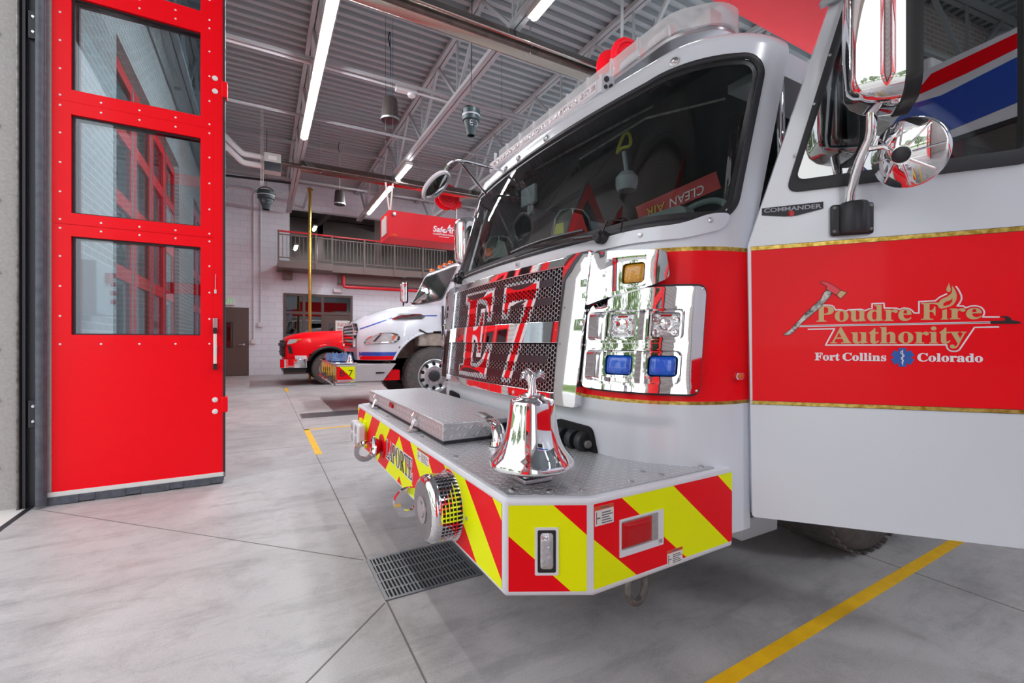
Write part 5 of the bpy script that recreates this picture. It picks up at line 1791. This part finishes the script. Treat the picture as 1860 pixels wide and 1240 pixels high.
# door lettering
dl = MB()
def dtx(st, a0, a1, z0, h, mi, c=.0022, offset=0, **k):
    ref = text_mesh(st, 0, True)[2]
    dl.text(dfr, st, a0, z0, w=a1 - a0, h=h, serif=True, c=c, mi=mi, offset=offset, ref=ref, **k)
dtx('Poudre', .2244, .5087, 1.1725, .058, 0, offset=.008)
dtx('F', .536, .5875, 1.1756, .058, 0, offset=.008)
_iv, _if, _ib = text_mesh('i', .008, True)
_xh = text_mesh('r', .008, True)[2][3]
_if = [f for f in _if if min(_iv[k][1] for k in f) < _xh * .8]
dl.add([dfr(.590 + (x - _ib[0]) / (_ib[1] - _ib[0]) * .0205, 1.1756 + y / _xh * .0365, .0022) for x, y in _iv], _if, 0)
dtx('re', .615, .6985, 1.1753, .0375, 0, offset=.008)
dtx('Authority', .2692, .6583, 1.0765, .0755, 0, offset=.008)
dtx('Fort', .2198, .2967, 1.0302, .0275, 1, offset=.018)
dtx('Collins', .3066, .4363, 1.0302, .0282, 1, offset=.018)
dtx('Colorado', .5262, .7012, 1.0305, .0288, 1, offset=.018)
def dline(pts, w, mi, c=.002):
    for p, q in zip(pts[:-1], pts[1:]):
        d = (V(q) - V(p))
        if d.length < 1e-6:
            continue
        d.normalize()
        n = V((-d.y, d.x)) * w / 2
        e = d * w * .35
        P, Q = V(p) - e, V(q) + e
        dl.add([dfr(P.x - n.x, P.y - n.y, c), dfr(Q.x - n.x, Q.y - n.y, c), dfr(Q.x + n.x, Q.y + n.y, c), dfr(P.x + n.x, P.y + n.y, c)], [(0, 1, 2, 3)], mi)
def dpoly(pts, mi, c=.002, holes=()):
    dl.panel(dfr, pts, list(holes), c, c, mi=mi, side=False)
KEY = [
    [(.2368, 1.235), (.2658, 1.2342), (.2735, 1.232), (.2791, 1.2271), (.2853, 1.2146), (.294, 1.2165), (.3011, 1.216), (.308, 1.214), (.3164, 1.2108), (.324, 1.2153), (.3617, 1.2162), (.3745, 1.2112), (.3851, 1.2164), (.3952, 1.2187), (.3952, 1.2358), (.4301, 1.2363), (.4311, 1.219), (.4665, 1.2178), (.4757, 1.2129), (.483, 1.217), (.4883, 1.2178), (.5019, 1.2155), (.5109, 1.2083), (.5166, 1.1997), (.53, 1.1992), (.53, 1.2391), (.5754, 1.2405), (.582, 1.2475), (.5885, 1.2533), (.6059, 1.2631)],
    [(.6317, 1.2873), (.6375, 1.277), (.6424, 1.2651), (.6455, 1.256), (.6462, 1.2459), (.6445, 1.239), (.6413, 1.2311), (.6349, 1.2212), (.6509, 1.2199), (.6583, 1.2143), (.667, 1.2185), (.6762, 1.2201), (.684, 1.22), (.6908, 1.2181), (.697, 1.215), (.7012, 1.2105), (.705, 1.203), (.7058, 1.1957), (.7023, 1.1823), (.7433, 1.1815)],
    [(.1982, 1.1457), (.2813, 1.1465), (.2536, 1.0869), (.4538, 1.0879), (.6059, 1.0886), (.607, 1.079), (.6102, 1.0734), (.6145, 1.069), (.6199, 1.0666), (.6296, 1.0664), (.635, 1.068), (.6403, 1.0718), (.6804, 1.1476), (.7423, 1.1483)]]
for k_ in KEY:
    dline(k_, .0046, 1)
dline([(.1684, 1.1578), (.7219, 1.1637)], .0068, 4, .0022)
dline([(.1684, 1.1580), (.7219, 1.1639)], .0022, 3, .0025)
dpoly([(.7202, 1.1691), (.7585, 1.1691), (.7595, 1.1773), (.7454, 1.1815), (.7484, 1.1841), (.7646, 1.1838), (.7726, 1.1784), (.7756, 1.1704), (.7926, 1.1669), (.8005, 1.1595), (.7886, 1.1581), (.7219, 1.1589)], 5, .0026)
HANDLE = [(.1158, 1.1265), (.1393, 1.1444), (.1498, 1.1577), (.1914, 1.2091), (.239, 1.2581), (.2457, 1.2764), (.2558, 1.2904), (.2736, 1.2806), (.2669, 1.2651), (.2368, 1.2266), (.2074, 1.1982), (.1799, 1.172), (.1591, 1.1469), (.1428, 1.1269), (.1264, 1.1229)]
HEAD = [(.2345, 1.3203), (.2435, 1.3225), (.2592, 1.3184), (.2835, 1.3024), (.3, 1.2874), (.288, 1.2701), (.2725, 1.2806), (.2547, 1.2931), (.258, 1.3027)]
BLADE = [(.3, 1.2874), (.3197, 1.2789), (.3, 1.2562), (.288, 1.2701)]
dpoly(HANDLE, 6, .0027)
dline(HANDLE + HANDLE[:1], .0018, 5, .0029)
dpoly(HEAD, 7, .0028)
dpoly(BLADE, 0, .0028)
dline(HEAD + HEAD[:1], .0018, 5, .0030)
dline(BLADE + BLADE[:1], .0018, 5, .0030)
dpoly([(.613, 1.3017), (.6145, 1.2907), (.6178, 1.2783), (.6156, 1.2701), (.6102, 1.2684), (.6059, 1.2733), (.6055, 1.2815), (.6091, 1.291)], 0)
dpoly([(.6199, 1.2919), (.6255, 1.283), (.6296, 1.2737), (.632, 1.266), (.6334, 1.2572), (.633, 1.249), (.6317, 1.2409), (.628, 1.232), (.6231, 1.2248), (.616, 1.22), (.6081, 1.217), (.5907, 1.2119), (.587, 1.22), (.5853, 1.2286), (.5863, 1.2382), (.5929, 1.2462), (.6081, 1.254), (.6178, 1.2632), (.6205, 1.27), (.621, 1.2768)], 0, .002,
      [[(.6221, 1.2494), (.621, 1.2358), (.6145, 1.2264), (.606, 1.223), (.5972, 1.2214), (.5972, 1.231), (.6059, 1.2376), (.6167, 1.2414)]])
for k in range(3):
    a = R_(90 + 60 * k)
    d = V((math.cos(a), math.sin(a)))
    dline([(.4835 - d.x * .025, 1.044 - d.y * .025), (.4835 + d.x * .025, 1.044 + d.y * .025)], .0225, 2, .0021 + k * .00012)
dline([(.4835, 1.018), (.4835, 1.07)], .0026, 1, .0029)
dline([(.4800, 1.066), (.478, 1.060), (.482, 1.056), (.488, 1.052), (.487, 1.047), (.480, 1.043), (.480, 1.038), (.486, 1.034), (.485, 1.029), (.481, 1.026)], .0026, 1, .0029)
dl.build('door_lettering', ['tan', 'decal_white', 'decal_blue', 'dull_metal', 'decal_white', 'decal_black', 'tan2', 'axe_red'], door, recalc=False, label='gold Poudre Fire Authority lettering with axe and flame')

# door mirror
mb_ = MB().fbox(dfr, .266, .396, 1.485, 1.598, 0, .022)
mbo = mb_.build('mirror_bracket', 'dark_metal', door, bevel=.008)
MB().lathe(dfr(.335, 1.49, .02), (0, 0, 1), [(.042, 0), (.045, .01), (.045, .1), (.04, .108)], 24).build('bracket_boss', 'dark_metal', mbo)
for a, z in ((.276, 1.5), (.276, 1.585), (.386, 1.5), (.386, 1.585)):
    MB().lathe(dfr(a, z, .022), DN, [(.007, 0), (.006, .003), (.002, .004)], 8).build('bracket_bolt', 'dull_metal', mbo)
hc = dfr(.25, 2.10, .19)
mho = housing(door, hc, DN - DU * .15, DU + DN * .15, .215, .18, .52, 'door_mirror', ('chrome', 'black'))
mho['label'] = 'big chrome mirror head with black rim'
MB().tube([dfr(.318, 1.58, .03), dfr(.318, 1.63, .045), dfr(.322, 1.68, .075)] + bez(dfr(.328, 1.72, .1), dfr(.336, 1.75, .12), dfr(.343, 1.775, .14)) + bez(dfr(.343, 1.80, .155), dfr(.34, 1.83, .165), dfr(.338, 1.86, .17)), [.0155] * 17, 14).build('mirror_post', 'chrome', mho)
cd_ = dfr(.437, 1.705, .165)
cax = (V((0, 0, 1.1)) + V((-.75, .0, -.1)) - cd_)
cax = (V((0, 0, 1.1)) - cd_).normalized() * .8 + (-DU) * .55 + V((0, 0, -.05))
cax.normalize()
cm = MB().lathe(cd_, cax, [(.1, -.016), (.108, -.012), (.109, 0), (.104, .006), (.03, .036), (.026, .036)], 40)
cmo = cm.build('spot_mirror', 'chrome', mho, smooth=50)
cmr = MB()
tq = cax.orthogonal().normalized()
bq = cax.cross(tq)
for k in range(8):
    a = 2 * math.pi * k / 8
    d = tq * math.cos(a) + bq * math.sin(a)
    cmr.tube([cd_ + d * .1 + cax * .007, cd_ + d * .03 + cax * .036], .0035, 6)
cmr.lathe(cd_, cax, [(.026, .034), (.024, .045), (.012, .05), (.001, .051)], 20, mi=1)
cmr.build('mirror_ribs', ['chrome', 'dark_metal'], mho)
MB().tube([dfr(.343, 1.745, .135), dfr(.38, 1.742, .15), cd_ + cax * .02], .009, 8).build('mirror_clamp', 'chrome', mho)

# helmets behind the windscreen
def helmet(loc, label, patch, front):
    t = thing('fire_helmet', label, 'helmet', loc, 'helmets on the dashboard')
    o = v3(loc)
    mb = MB().lathe(o, (0, 0, 1), [(.10, -.055), (.15, .0), (.155, .012), (.118, .02), (.115, .07), (.102, .13), (.07, .175), (.001, .195)], 28)
    for k in range(6):
        a = 2 * math.pi * k / 6
        d = V((math.cos(a), math.sin(a), 0))
        mb.tube([o + d * .118 + V((0, 0, .03)), o + d * .106 + V((0, 0, .13)), o + d * .07 + V((0, 0, .178)), o + V((0, 0, .198))], .006, 6, mi=1)
    mb.build('helmet_shell', ['helmet_dk', 'decal_grey'], t)
    for a in (200, 245):
        d = V((math.cos(R_(a)), math.sin(R_(a)), 0))
        s_ = V((-d.y, d.x, 0))
        MB().add([o + d * .121 + s_ * -.035 + V((0, 0, .035)), o + d * .121 + s_ * .035 + V((0, 0, .035)), o + d * .112 + s_ * .025 + V((0, 0, .095)), o + d * .112 + s_ * -.025 + V((0, 0, .095))], [(0, 1, 2, 3)]).build('reflective_patch', patch, t)
    d = V((-.8, -.6, 0))
    s_ = V((.6, -.8, 0))
    MB().add([o + d * .14 + s_ * .02 + V((0, 0, .02)), o + d * .15 + s_ * .14 + V((0, 0, .01)), o + d * .13 + s_ * .1 + V((0, 0, .12)), o + d * .135 + s_ * .05 + V((0, 0, .14))], [(0, 1, 2, 3)]).build('front_shield', front, t)
helmet((1.53, 2.08, 1.65), 'dark fire helmet with yellow patches and a red shield on the dashboard', 'helmet_patch', 'redbox')
helmet((1.50, 2.90, 1.66), 'dark fire helmet with orange patches at the far end of the dashboard', 'orange_lens', 'helmet_dk')
# @@VEHICLES
# ------------------------------------------------------------------ the white brush truck B-7
bt = thing('brush_truck', 'white long-nosed truck with blue and red stripes and B-7 on its bumper', 'truck', (2.6, 8.55, 0))
BC = 8.55
def lerp_tab(t, x):
    for (x0, y0), (x1, y1) in zip(t[:-1], t[1:]):
        if x <= x1:
            k = max(0, (x - x0) / (x1 - x0))
            return y0 + (y1 - y0) * k
    return t[-1][1]
HT = [(1.40, 1.40), (1.46, 1.47), (1.6, 1.555), (1.8, 1.64), (2.05, 1.715), (2.4, 1.775), (2.82, 1.82)]
HWD = [(1.40, .62), (1.45, .72), (1.55, .84), (1.7, .95), (1.9, 1.02), (2.1, 1.05), (2.4, 1.05), (3.4, 1.05)]
HB = .79
def bskin(x, t, off=0):
    """t: 0 near lower edge .. 1 far lower edge."""
    w, h = lerp_tab(HWD, x), lerp_tab(HT, x)
    a = math.pi * t
    cy, cz = math.cos(a), math.sin(a)
    e = .5
    y = -(abs(cy) ** e) * (1 if cy > 0 else -1) * (w + off)
    z = HB + (h - HB + off) * (abs(cz) ** (.62))
    return V((x, BC + y, z))
def bside(x, z, off=0):
    lo, hi = 0.0, .5
    for _ in range(30):
        m = (lo + hi) / 2
        if bskin(x, m).z < z:
            lo = m
        else:
            hi = m
    p = bskin(x, lo)
    q = bskin(x, min(lo + .01, .5))
    r = bskin(x + .02, lo)
    n = (r - p).cross(q - p)
    n.normalize()
    if n.y > 0:
        n = -n
    return p + n * off
xs_ = [1.40, 1.42, 1.45, 1.5, 1.56, 1.62] + [1.7 + .05 * i for i in range(23)]
hd = MB()
NT = 60
for x in xs_:
    for k in range(NT + 1):
        t = k / NT
        t = .5 + (abs(2 * t - 1) ** 1.0) * .5 * (1 if t > .5 else -1)
        hd.v.append(bskin(x, t))
for i in range(len(xs_) - 1):
    for k in range(NT):
        q = [i * (NT + 1) + k, i * (NT + 1) + k + 1, (i + 1) * (NT + 1) + k + 1, (i + 1) * (NT + 1) + k]
        c = sum((hd.v[j] for j in q), V((0, 0, 0))) / 4
        if (c.x - 2.62) ** 2 + (c.z - .52) ** 2 < .755 ** 2:
            continue
        hd.f.append(q)
        hd.m.append(0)
b_ = len(hd.v)
hd.v += [hd.v[k] + V((-.006, 0, 0)) for k in range(NT + 1)]
hd.f.append([b_ + k for k in range(NT + 1)])
hd.m.append(0)
hood = hd.build('hood', 'white', bt, smooth=50)
# arch lip
al = MB()
al.tube([bside(2.62 - .75 * math.cos(R_(a)), .52 + .75 * math.sin(R_(a)), .0) + V((0, .0, 0)) for a in range(22, 91, 6)] , .02, 8)
al.build('arch_lip', 'white', hood)
# stripes, headlight, vent on the near fender
def bpanel(pts, c0, c1, holes=(), step=.05):
    return MB().panel(lambda a, b, c: bside(a, b, c), pts, list(holes), c0, c1, step=step)
bpanel([(1.43, .86), (1.945, .86), (1.985, .925), (1.43, .925)], 0, .003).build('blue_band', 'stripe_blue', hood)
bpanel([(1.44, .795), (1.90, .795), (1.94, .858), (1.435, .858)], 0, .003).build('red_band', 'refred', hood)
bpanel([(1.45, 1.30), (1.93, 1.49), (1.93, 1.508), (1.45, 1.318)], 0, .003).build('blue_line', 'stripe_blue', hood)
bpanel([(2.45, 1.535), (2.7, 1.545), (2.7, 1.563), (2.45, 1.553)], 0, .003).build('blue_line', 'stripe_blue', hood)
hlp = rpoly([(1.48, 1.06), (1.97, 1.085), (2.03, 1.15), (2.0, 1.22), (1.85, 1.255), (1.66, 1.225), (1.53, 1.15)], .06)
hli = rpoly([(1.51, 1.075), (1.94, 1.10), (1.99, 1.15), (1.96, 1.205), (1.84, 1.235), (1.67, 1.21), (1.56, 1.145)], .05)
hz = bpanel(hlp, 0, .02, [hli]).build('headlight', 'chrome', hood, smooth=50)
bpanel(hli, .0, .012).build('headlight_lens', 'clear_lens', hz, smooth=50)
bpanel([(1.88, 1.12), (1.91, 1.12), (1.97, 1.2), (1.93, 1.215)], .012, .016).build('amber_reflector', 'orange_lens', hz)
bpanel([(1.62, 1.10), (1.65, 1.10), (1.74, 1.21), (1.70, 1.20)], .012, .016).build('lamp_divider', 'dark_metal', hz)
vp = rpoly([(1.90, 1.47), (2.05, 1.53), (2.38, 1.57), (2.5, 1.54), (2.44, 1.49), (2.2, 1.465), (2.0, 1.455)], .04)
vt = bpanel(vp, 0, .012).build('side_vent', 'chrome', hood, smooth=50)
vb = MB()
for k in range(5):
    z = 1.475 + k * .02
    vb.panel(lambda a, b, c: bside(a, b, c), [(1.97 + .02 * k, z), (2.43 - .0 * k, z + .006), (2.43, z + .013), (1.97 + .02 * k, z + .007)], [], .0121, .014, step=.1)
vb.build('vent_louvre', 'dark_metal', vt)
# grille
gf = Fr((1.385, BC, 0), (0, -1, 0), (0, 0, 1), (-1, 0, 0))
gpo = rpoly([(-.56, .99), (.56, .99), (.60, 1.30), (.5, 1.41), (-.5, 1.41), (-.60, 1.30)], .06)
bg = MB().panel(gf, gpo, [rpoly([(-.52, 1.02), (.52, 1.02), (.56, 1.29), (.47, 1.375), (-.47, 1.375), (-.56, 1.29)], .05)], -.04, .035).build('grille', 'chrome', bt, bevel=.006)
MB().panel(gf, gpo, [], -.04, -.005).build('grille_back', 'pit_black', bg)
gb_ = MB()
for k in range(6):
    gb_.fbox(gf, -.53, .53, 1.045 + k * .056, 1.065 + k * .056, -.004, .022)
for k in range(9):
    gb_.fbox(gf, -.5 + k * .122, -.475 + k * .122, 1.02, 1.375, -.004, .018)
gb_.build('grille_bar', 'chrome', bg)
lw = MB()
for k in range(5):
    lw.fbox(gf, -.3 + k * .13, -.2 + k * .13, .84, .915, .0, .012)
lw.build('lower_vent', 'pit_black', bg)
MB().lathe((1.37, BC, 1.43), (-1, 0, .3), [(.05, 0), (.045, .015), (.001, .02)], 16).build('hood_badge', 'chrome', bg)
# cab
cb_ = MB()
def xzp(a, b, c):
    return V((a, c, b))
cb_.panel(xzp, rpoly([(2.78, .95), (2.78, 1.81), (3.11, 2.50), (3.22, 2.60), (4.5, 2.62), (4.5, .95)], .05), [], BC - 1.04, BC + 1.04, back=True)
bcab = cb_.build('cab', 'white', bt, bevel=.03, seg=3)
wd = V((.33, 0, .69)).normalized()
wf = Fr((2.78, BC, 1.81), (0, -1, 0), wd, V((-.69, 0, .33)))
MB().panel(wf, rpoly([(-.96, .03), (.96, .03), (.90, .74), (-.90, .74)], .09), [], 0, .012).build('windshield_seal', 'rubber', bcab)
wpn = MB().panel(wf, rpoly([(-.91, .06), (.91, .06), (.86, .71), (-.86, .71)], .08), [], .012, .015).build('windshield', mat('dark_truck_glass', '#2c3634', rough=.04, coat=1, noise=(2.5, '#4c5652')), bcab)
for a in (.25, -.5):
    MB().tube([wf(a, .02, .03), wf(a - .1, .08, .03), wf(a - .5, .11, .03)], .012, 6).build('wiper', 'black', bcab)
sdw = Fr((0, BC - 1.045, 0), (1, 0, 0), (0, 0, 1), (0, -1, 0))
MB().panel(sdw, rpoly([(2.98, 1.75), (3.8, 1.75), (3.8, 2.4), (3.25, 2.4)], .05), [], -.002, .006).build('side_window', mat('dark_side_glass', '#1e2426', rough=.05, coat=1), bcab)
for y in (-.8, -.3, 0, .3, .8):
    MB().lathe((3.2, BC + y, 2.6), (0, 0, 1), [(.055, 0), (.055, .02), (.045, .05), (.02, .065), (.001, .068)], 14).build('marker_lamp', 'orange_lens', bcab, label='amber roof marker lamp')
MB().box(2.76, 2.785, BC - 1.053, BC - 1.0, 1.22, 1.72).build('cowl_dark_strip', 'black', bcab)  # black strip painted in for the shade of the cowl gap
MB().tube([bside(2.35, 1.3, .01), bside(2.5, 1.22, .03)], .015, 6).build('hood_latch', 'black', bt)
# mirrors
mm = housing(bt, (2.66, BC + 1.33, 2.18), (0, 1, 0), (1, 0, 0), .18, .15, .46)
MB().tube([(2.73, BC + 1.33, 2.4), (2.73, BC + 1.33, 2.48), (2.8, BC + 1.25, 2.5), (3.1, BC + 1.04, 2.48)], .018, 8).build('mirror_arm', 'black', mm)
MB().tube([(2.73, BC + 1.33, 1.96), (2.73, BC + 1.33, 1.84), (2.8, BC + 1.2, 1.8), (2.9, BC + 1.03, 1.8)], .018, 8).build('mirror_arm', 'black', mm)
# bumper
def bxz(a, b, c):
    return V((a, c, b))
bb = MB().panel(bxz, [(1.03, .47), (1.74, .46), (1.955, .735), (1.03, .735)], [], BC - 1.045, BC + 1.0, back=True).build('bumper', 'plate', bt, uv=True, bevel=.006, label='diamond plate winch bumper')
MB().box(.99, 1.33, BC - 1.03, BC + .98, .745, .765).tube([(1.01, BC - 1.04, .44), (1.01, BC + .98, .44)], .035, 10).tube([(1.01, BC - 1.04, .44), (1.3, BC - 1.05, .44)], .035, 10).build('bumper_trim', 'chrome', bb, bevel=.004)
sg_ = Fr((0, BC - 1.046, 0), (1, 0, 0), (0, 0, 1), (0, -1, 0))
sp_ = MB()
stripes(sp_, sg_, [(1.025, .50), (1.30, .50), (1.30, .705), (1.025, .705)], lambda a, z: a - 1.0 * (.705 - z), [.985, 1.065], [1, 1, 0], .003)
spo_ = sp_.build('number_plate', ['yellow', 'refred'], bb, recalc=False)
MB().text(sg_, 'B-7', 1.075, .555, w=.19, h=.095, c=.0045).build('plate_lettering', 'decal_black', spo_, recalc=False, label='black B-7 lettering')
fc_ = Fr((1.028, BC, 0), (0, -1, 0), (0, 0, 1), (-1, 0, 0))
sp_ = MB()
stripes(sp_, fc_, [(-.95, .50), (1.0, .50), (1.0, .71), (-.95, .71)], lambda a, z: a - .5 * (.7 - z), [-.8, -.65, -.5, -.35, -.2, -.05, .1, .25, .4, .55, .7, .85], [0, 1] * 7, .003)
sp_.build('bumper_chevrons', ['yellow', 'orange_lens'], bb, recalc=False)
MB().fbox(sg_, 1.62, 1.76, .58, .615, 0, .012).build('marker_light', 'chrome', bb)
for y in (-.7, .2):
    MB().box(.93, 1.02, BC + y - .02, BC + y + .02, .47, .55).build('tow_hook', 'dull_metal', bb)
MB().tube([(1.10 + .05 * math.cos(a), BC + .62, .82 + .05 * math.sin(a)) for a in (k * math.pi / 6 for k in range(12))], .012, 6, closed=True).lathe((1.24, BC - .92, .76), (0, 0, 1), [(.06, 0), (.05, .03), (.03, .06), (.03, .1), (.012, .13)], 16).build('deck_fitting', 'chrome', bb)
wheel(bt, (2.62, BC - .89, .505), .505, .30, -1)
wheel(bt, (2.62, BC + .89, .505), .505, .30, 1)
wl_ = MB()
wl_.grid(lambda i, j: V((2.62 - .79 * math.cos(math.pi * i), BC - .98 + .55 * j, .5 + .79 * math.sin(math.pi * i))), 24, 2)
wl_.box(1.95, 3.3, BC - .45, BC - .4, .5, 1.3)
wl_.build('wheel_well', 'fender_in', bt)
MB().box(2.35, 2.8, BC - 1.0, BC - .75, 1.02, 1.24).build('well_bracket', 'fender_in', bt, bevel=.02)
MB().box(1.5, 8, BC - .45, BC + .45, .45, .8).box(1.5, 2.4, BC - .3, BC + .3, .8, 1.1).build('chassis', 'pit_black', bt)
MB().box(1.78, 2.05, BC - .9, BC - .6, .45, .62).build('frame_bracket', 'refred', bt)
MB().box(4.55, 8.2, BC - 1.15, BC + 1.15, .7, 2.7).build('body', 'white', bt, bevel=.03)
tp_ = thing('blue_tarp', 'crumpled blue plastic sheet lying on the bumper of the white truck', 'tarp', (1.25, 8.4, .765))
tm = MB()
rnd = random.Random(4)
hh = [[.0 if i in (0, 12) or j in (0, 12) else .02 + rnd.random() * .12 for i in range(13)] for j in range(13)]
tm.grid(lambda i, j: V((1.0 + .36 * i + .03 * math.sin(j * 9), 8.0 + .95 * j + .05 * math.sin(i * 7), .773 + hh[int(round(j * 12))][int(round(i * 12))])), 12, 12)
tm.build('sheet', 'tarp', tp_, smooth=20)

# ------------------------------------------------------------------ the red pickup
pu = thing('pickup_truck', 'red pickup truck with chrome bumper parked in front of the storefront', 'pickup truck', (1.5, 13.4, 0))
PC = 13.4
PT = [(.50, 1.16), (.55, 1.22), (.7, 1.28), (.95, 1.335), (1.4, 1.375), (2.0, 1.40), (2.5, 1.42)]
PW = [(.50, .80), (.56, .88), (.66, .94), (.85, .985), (1.1, 1.0), (2.6, 1.0), (6.2, 1.0)]
def pskin(x, t, off=0):
    w, h = lerp_tab(PW, x), lerp_tab(PT, x)
    a = math.pi * t
    cy, cz = math.cos(a), math.sin(a)
    y = -(abs(cy) ** .34) * (1 if cy > 0 else -1) * (w + off)
    z = .62 + (h - .62 + off) * (abs(cz) ** .5)
    return V((x, PC + y, z))
def pside(x, z, off=0):
    lo, hi = 0.0, .5
    for _ in range(30):
        m = (lo + hi) / 2
        if pskin(x, m).z < z:
            lo = m
        else:
            hi = m
    p = pskin(x, lo)
    return p + V((0, -off, 0))
px_ = [.50, .53, .56, .6, .66, .75, .85] + [.95 + .05 * i for i in range(32)]
hd = MB()
for x in px_:
    for k in range(NT + 1):
        hd.v.append(pskin(x, k / NT))
for i in range(len(px_) - 1):
    for k in range(NT):
        q = [i * (NT + 1) + k, i * (NT + 1) + k + 1, (i + 1) * (NT + 1) + k + 1, (i + 1) * (NT + 1) + k]
        c = sum((hd.v[j] for j in q), V((0, 0, 0))) / 4
        if (c.x - 1.52) ** 2 + (c.z - .42) ** 2 < .53 ** 2:
            continue
        hd.f.append(q)
        hd.m.append(0)
b_ = len(hd.v)
hd.v += [hd.v[k] for k in range(NT + 1)]
hd.f.append([b_ + k for k in range(NT + 1)])
hd.m.append(0)
ph = hd.build('hood', 'red', pu, smooth=50)
la_ = MB()
la_.tube([pside(1.52 - .53 * math.cos(R_(a)), .42 + .53 * math.sin(R_(a)), .005) for a in range(24, 157, 6)], .035, 8)
la_.build('arch_lip', 'black', ph)
MB().panel(lambda a, b, c: pside(a, b, c), [(1.42, 1.055), (1.56, 1.055), (1.56, 1.085), (1.42, 1.085)], [], 0, .006, step=.05).build('fender_badge', 'chrome', ph)
MB().panel(lambda a, b, c: pside(a, b, c), [(.74, .63), (1.02, .63), (.98, .75), (.72, .75)], [], 0, .006, step=.05).build('pale_stripe', 'decal_white', ph)
hl_ = MB().panel(lambda a, b, c: pside(a, b, c), [(.545, 1.02), (.72, 1.06), (.88, 1.17), (.6, 1.15)], [], 0, .012, step=.04).build('headlight', 'clear_lens', ph)
MB().panel(lambda a, b, c: pside(a, b, c), [(.76, 1.09), (.85, 1.13), (.89, 1.17), (.78, 1.155)], [], .012, .016, step=.04).build('amber_reflector', 'orange_lens', hl_)
MB().panel(lambda a, b, c: pside(a, b, c), [(.60, .80), (.68, .80), (.64, 1.0), (.56, 1.0)], [], .002, .012, step=.04).build('side_intake', 'black', ph)
pg = MB().box(.44, .52, PC - .82, PC + .82, .72, 1.14).build('grille', 'black', pu, bevel=.02)
MB().box(.41, .5, PC - .88, PC + .88, .98, 1.06).box(.42, .5, PC - .86, PC + .86, .80, .84).build('grille_bar', 'dark_metal', pg, bevel=.01)
pbm = MB().panel(plan, rpoly([(.40, PC - .85), (.52, PC - 1.0), (1.0, PC - 1.04), (1.0, PC - .9), (.6, PC - .8), (.6, PC + .8), (1.0, PC + .9), (1.0, PC + 1.04), (.52, PC + 1.0), (.40, PC + .85)], .05), [], .45, .66, back=True).build('front_bumper', 'chrome', pu, bevel=.03, seg=3, label='chrome front bumper')
MB().box(.48, .98, PC - .95, PC + .95, .33, .45).build('air_dam', 'black', pbm)
wheel(pu, (1.52, PC - .86, .41), .41, .28, -1, nuts=8)
wheel(pu, (1.52, PC + .86, .41), .41, .28, 1, nuts=8)
MB().box(1.0, 2.2, PC - .7, PC + .7, .3, 1.0).build('wheel_well', 'pit_black', pu)
pcab = MB().panel(xzp, [(2.3, .5), (2.45, 1.41), (3.0, 1.95), (4.4, 1.95), (4.7, 1.4), (4.7, .5)], [], PC - .98, PC + .98, back=True).build('cab', 'red', pu, bevel=.04, seg=3)
MB().panel(Fr((2.45, PC, 1.41), (0, -1, 0), (.55, 0, .54), (-.54, 0, .55)), [(-.85, .05), (.85, .05), (.75, .68), (-.75, .68)], [], 0, .01).build('windshield', 'black', pcab)
MB().box(4.7, 6.4, PC - 1.0, PC + 1.0, .5, 1.35).build('cargo_bed', 'red', pu, bevel=.03)
wheel(pu, (5.3, PC - .86, .41), .41, .28, -1, nuts=8)

# ------------------------------------------------------------------ the neighbouring rescue truck, mirrored in the cab door glass
rt = thing('rescue_truck', 'tall white truck with blue and red swooshes, mirrored in the open cab door window', 'rescue truck', (3.3, -3.6, 0))
RY = -2.35
rfr = Fr((0, RY, 0), (1, 0, 0), (0, 0, 1), (0, 1, 0))
rb_ = MB().panel(xzp, rpoly([(.16, .55), (.16, 3.0), (.32, 3.56), (7.6, 3.56), (7.6, .55)], .12), [], RY - 2.4, RY, back=True).build('body', 'white', rt, bevel=.03)
MB().panel(rfr, [(.17, 3.08), (.3, 3.03), (.62, 2.93), (1.2, 2.98), (3.2, 3.2), (3.2, 3.42), (1.2, 3.34), (.62, 3.27), (.42, 3.3), (.28, 3.22)], [], 0, .004).build('blue_swoosh', 'stripe_blue', rb_)
MB().panel(rfr, [(.40, 3.36), (.8, 3.37), (1.6, 3.44), (1.6, 3.53), (.55, 3.5)], [], 0, .004).build('red_swoosh', 'refred', rb_)
MB().panel(rfr, [(.2, .9), (7.5, .9), (7.5, 1.3), (.2, 1.3)], [], 0, .004).build('red_band', 'refred', rb_)
ws_ = MB().panel(rfr, rrect(.27, 1.5, 2.40, 2.86, .1), [rrect(.31, 1.46, 2.44, 2.82, .08)], 0, .014).build('side_window_seal', 'rubber', rb_)
MB().panel(rfr, rrect(.31, 1.46, 2.44, 2.82, .08), [], 0, .004).build('side_window', 'storeglass', ws_)
MB().box(.2, .5, RY - 2.0, RY - .1, 3.57, 3.72).build('light_bar', 'lightbar', rb_, bevel=.03)
for x in (1.35, 6.0):
    wheel(rt, (x, RY - .16, .5), .5, .3, 1)
    wheel(rt, (x, RY - 2.24, .5), .5, .3, -1)
MB().box(.4, 7.4, RY - 1.7, RY - .7, .4, .6).build('chassis', 'pit_black', rt)
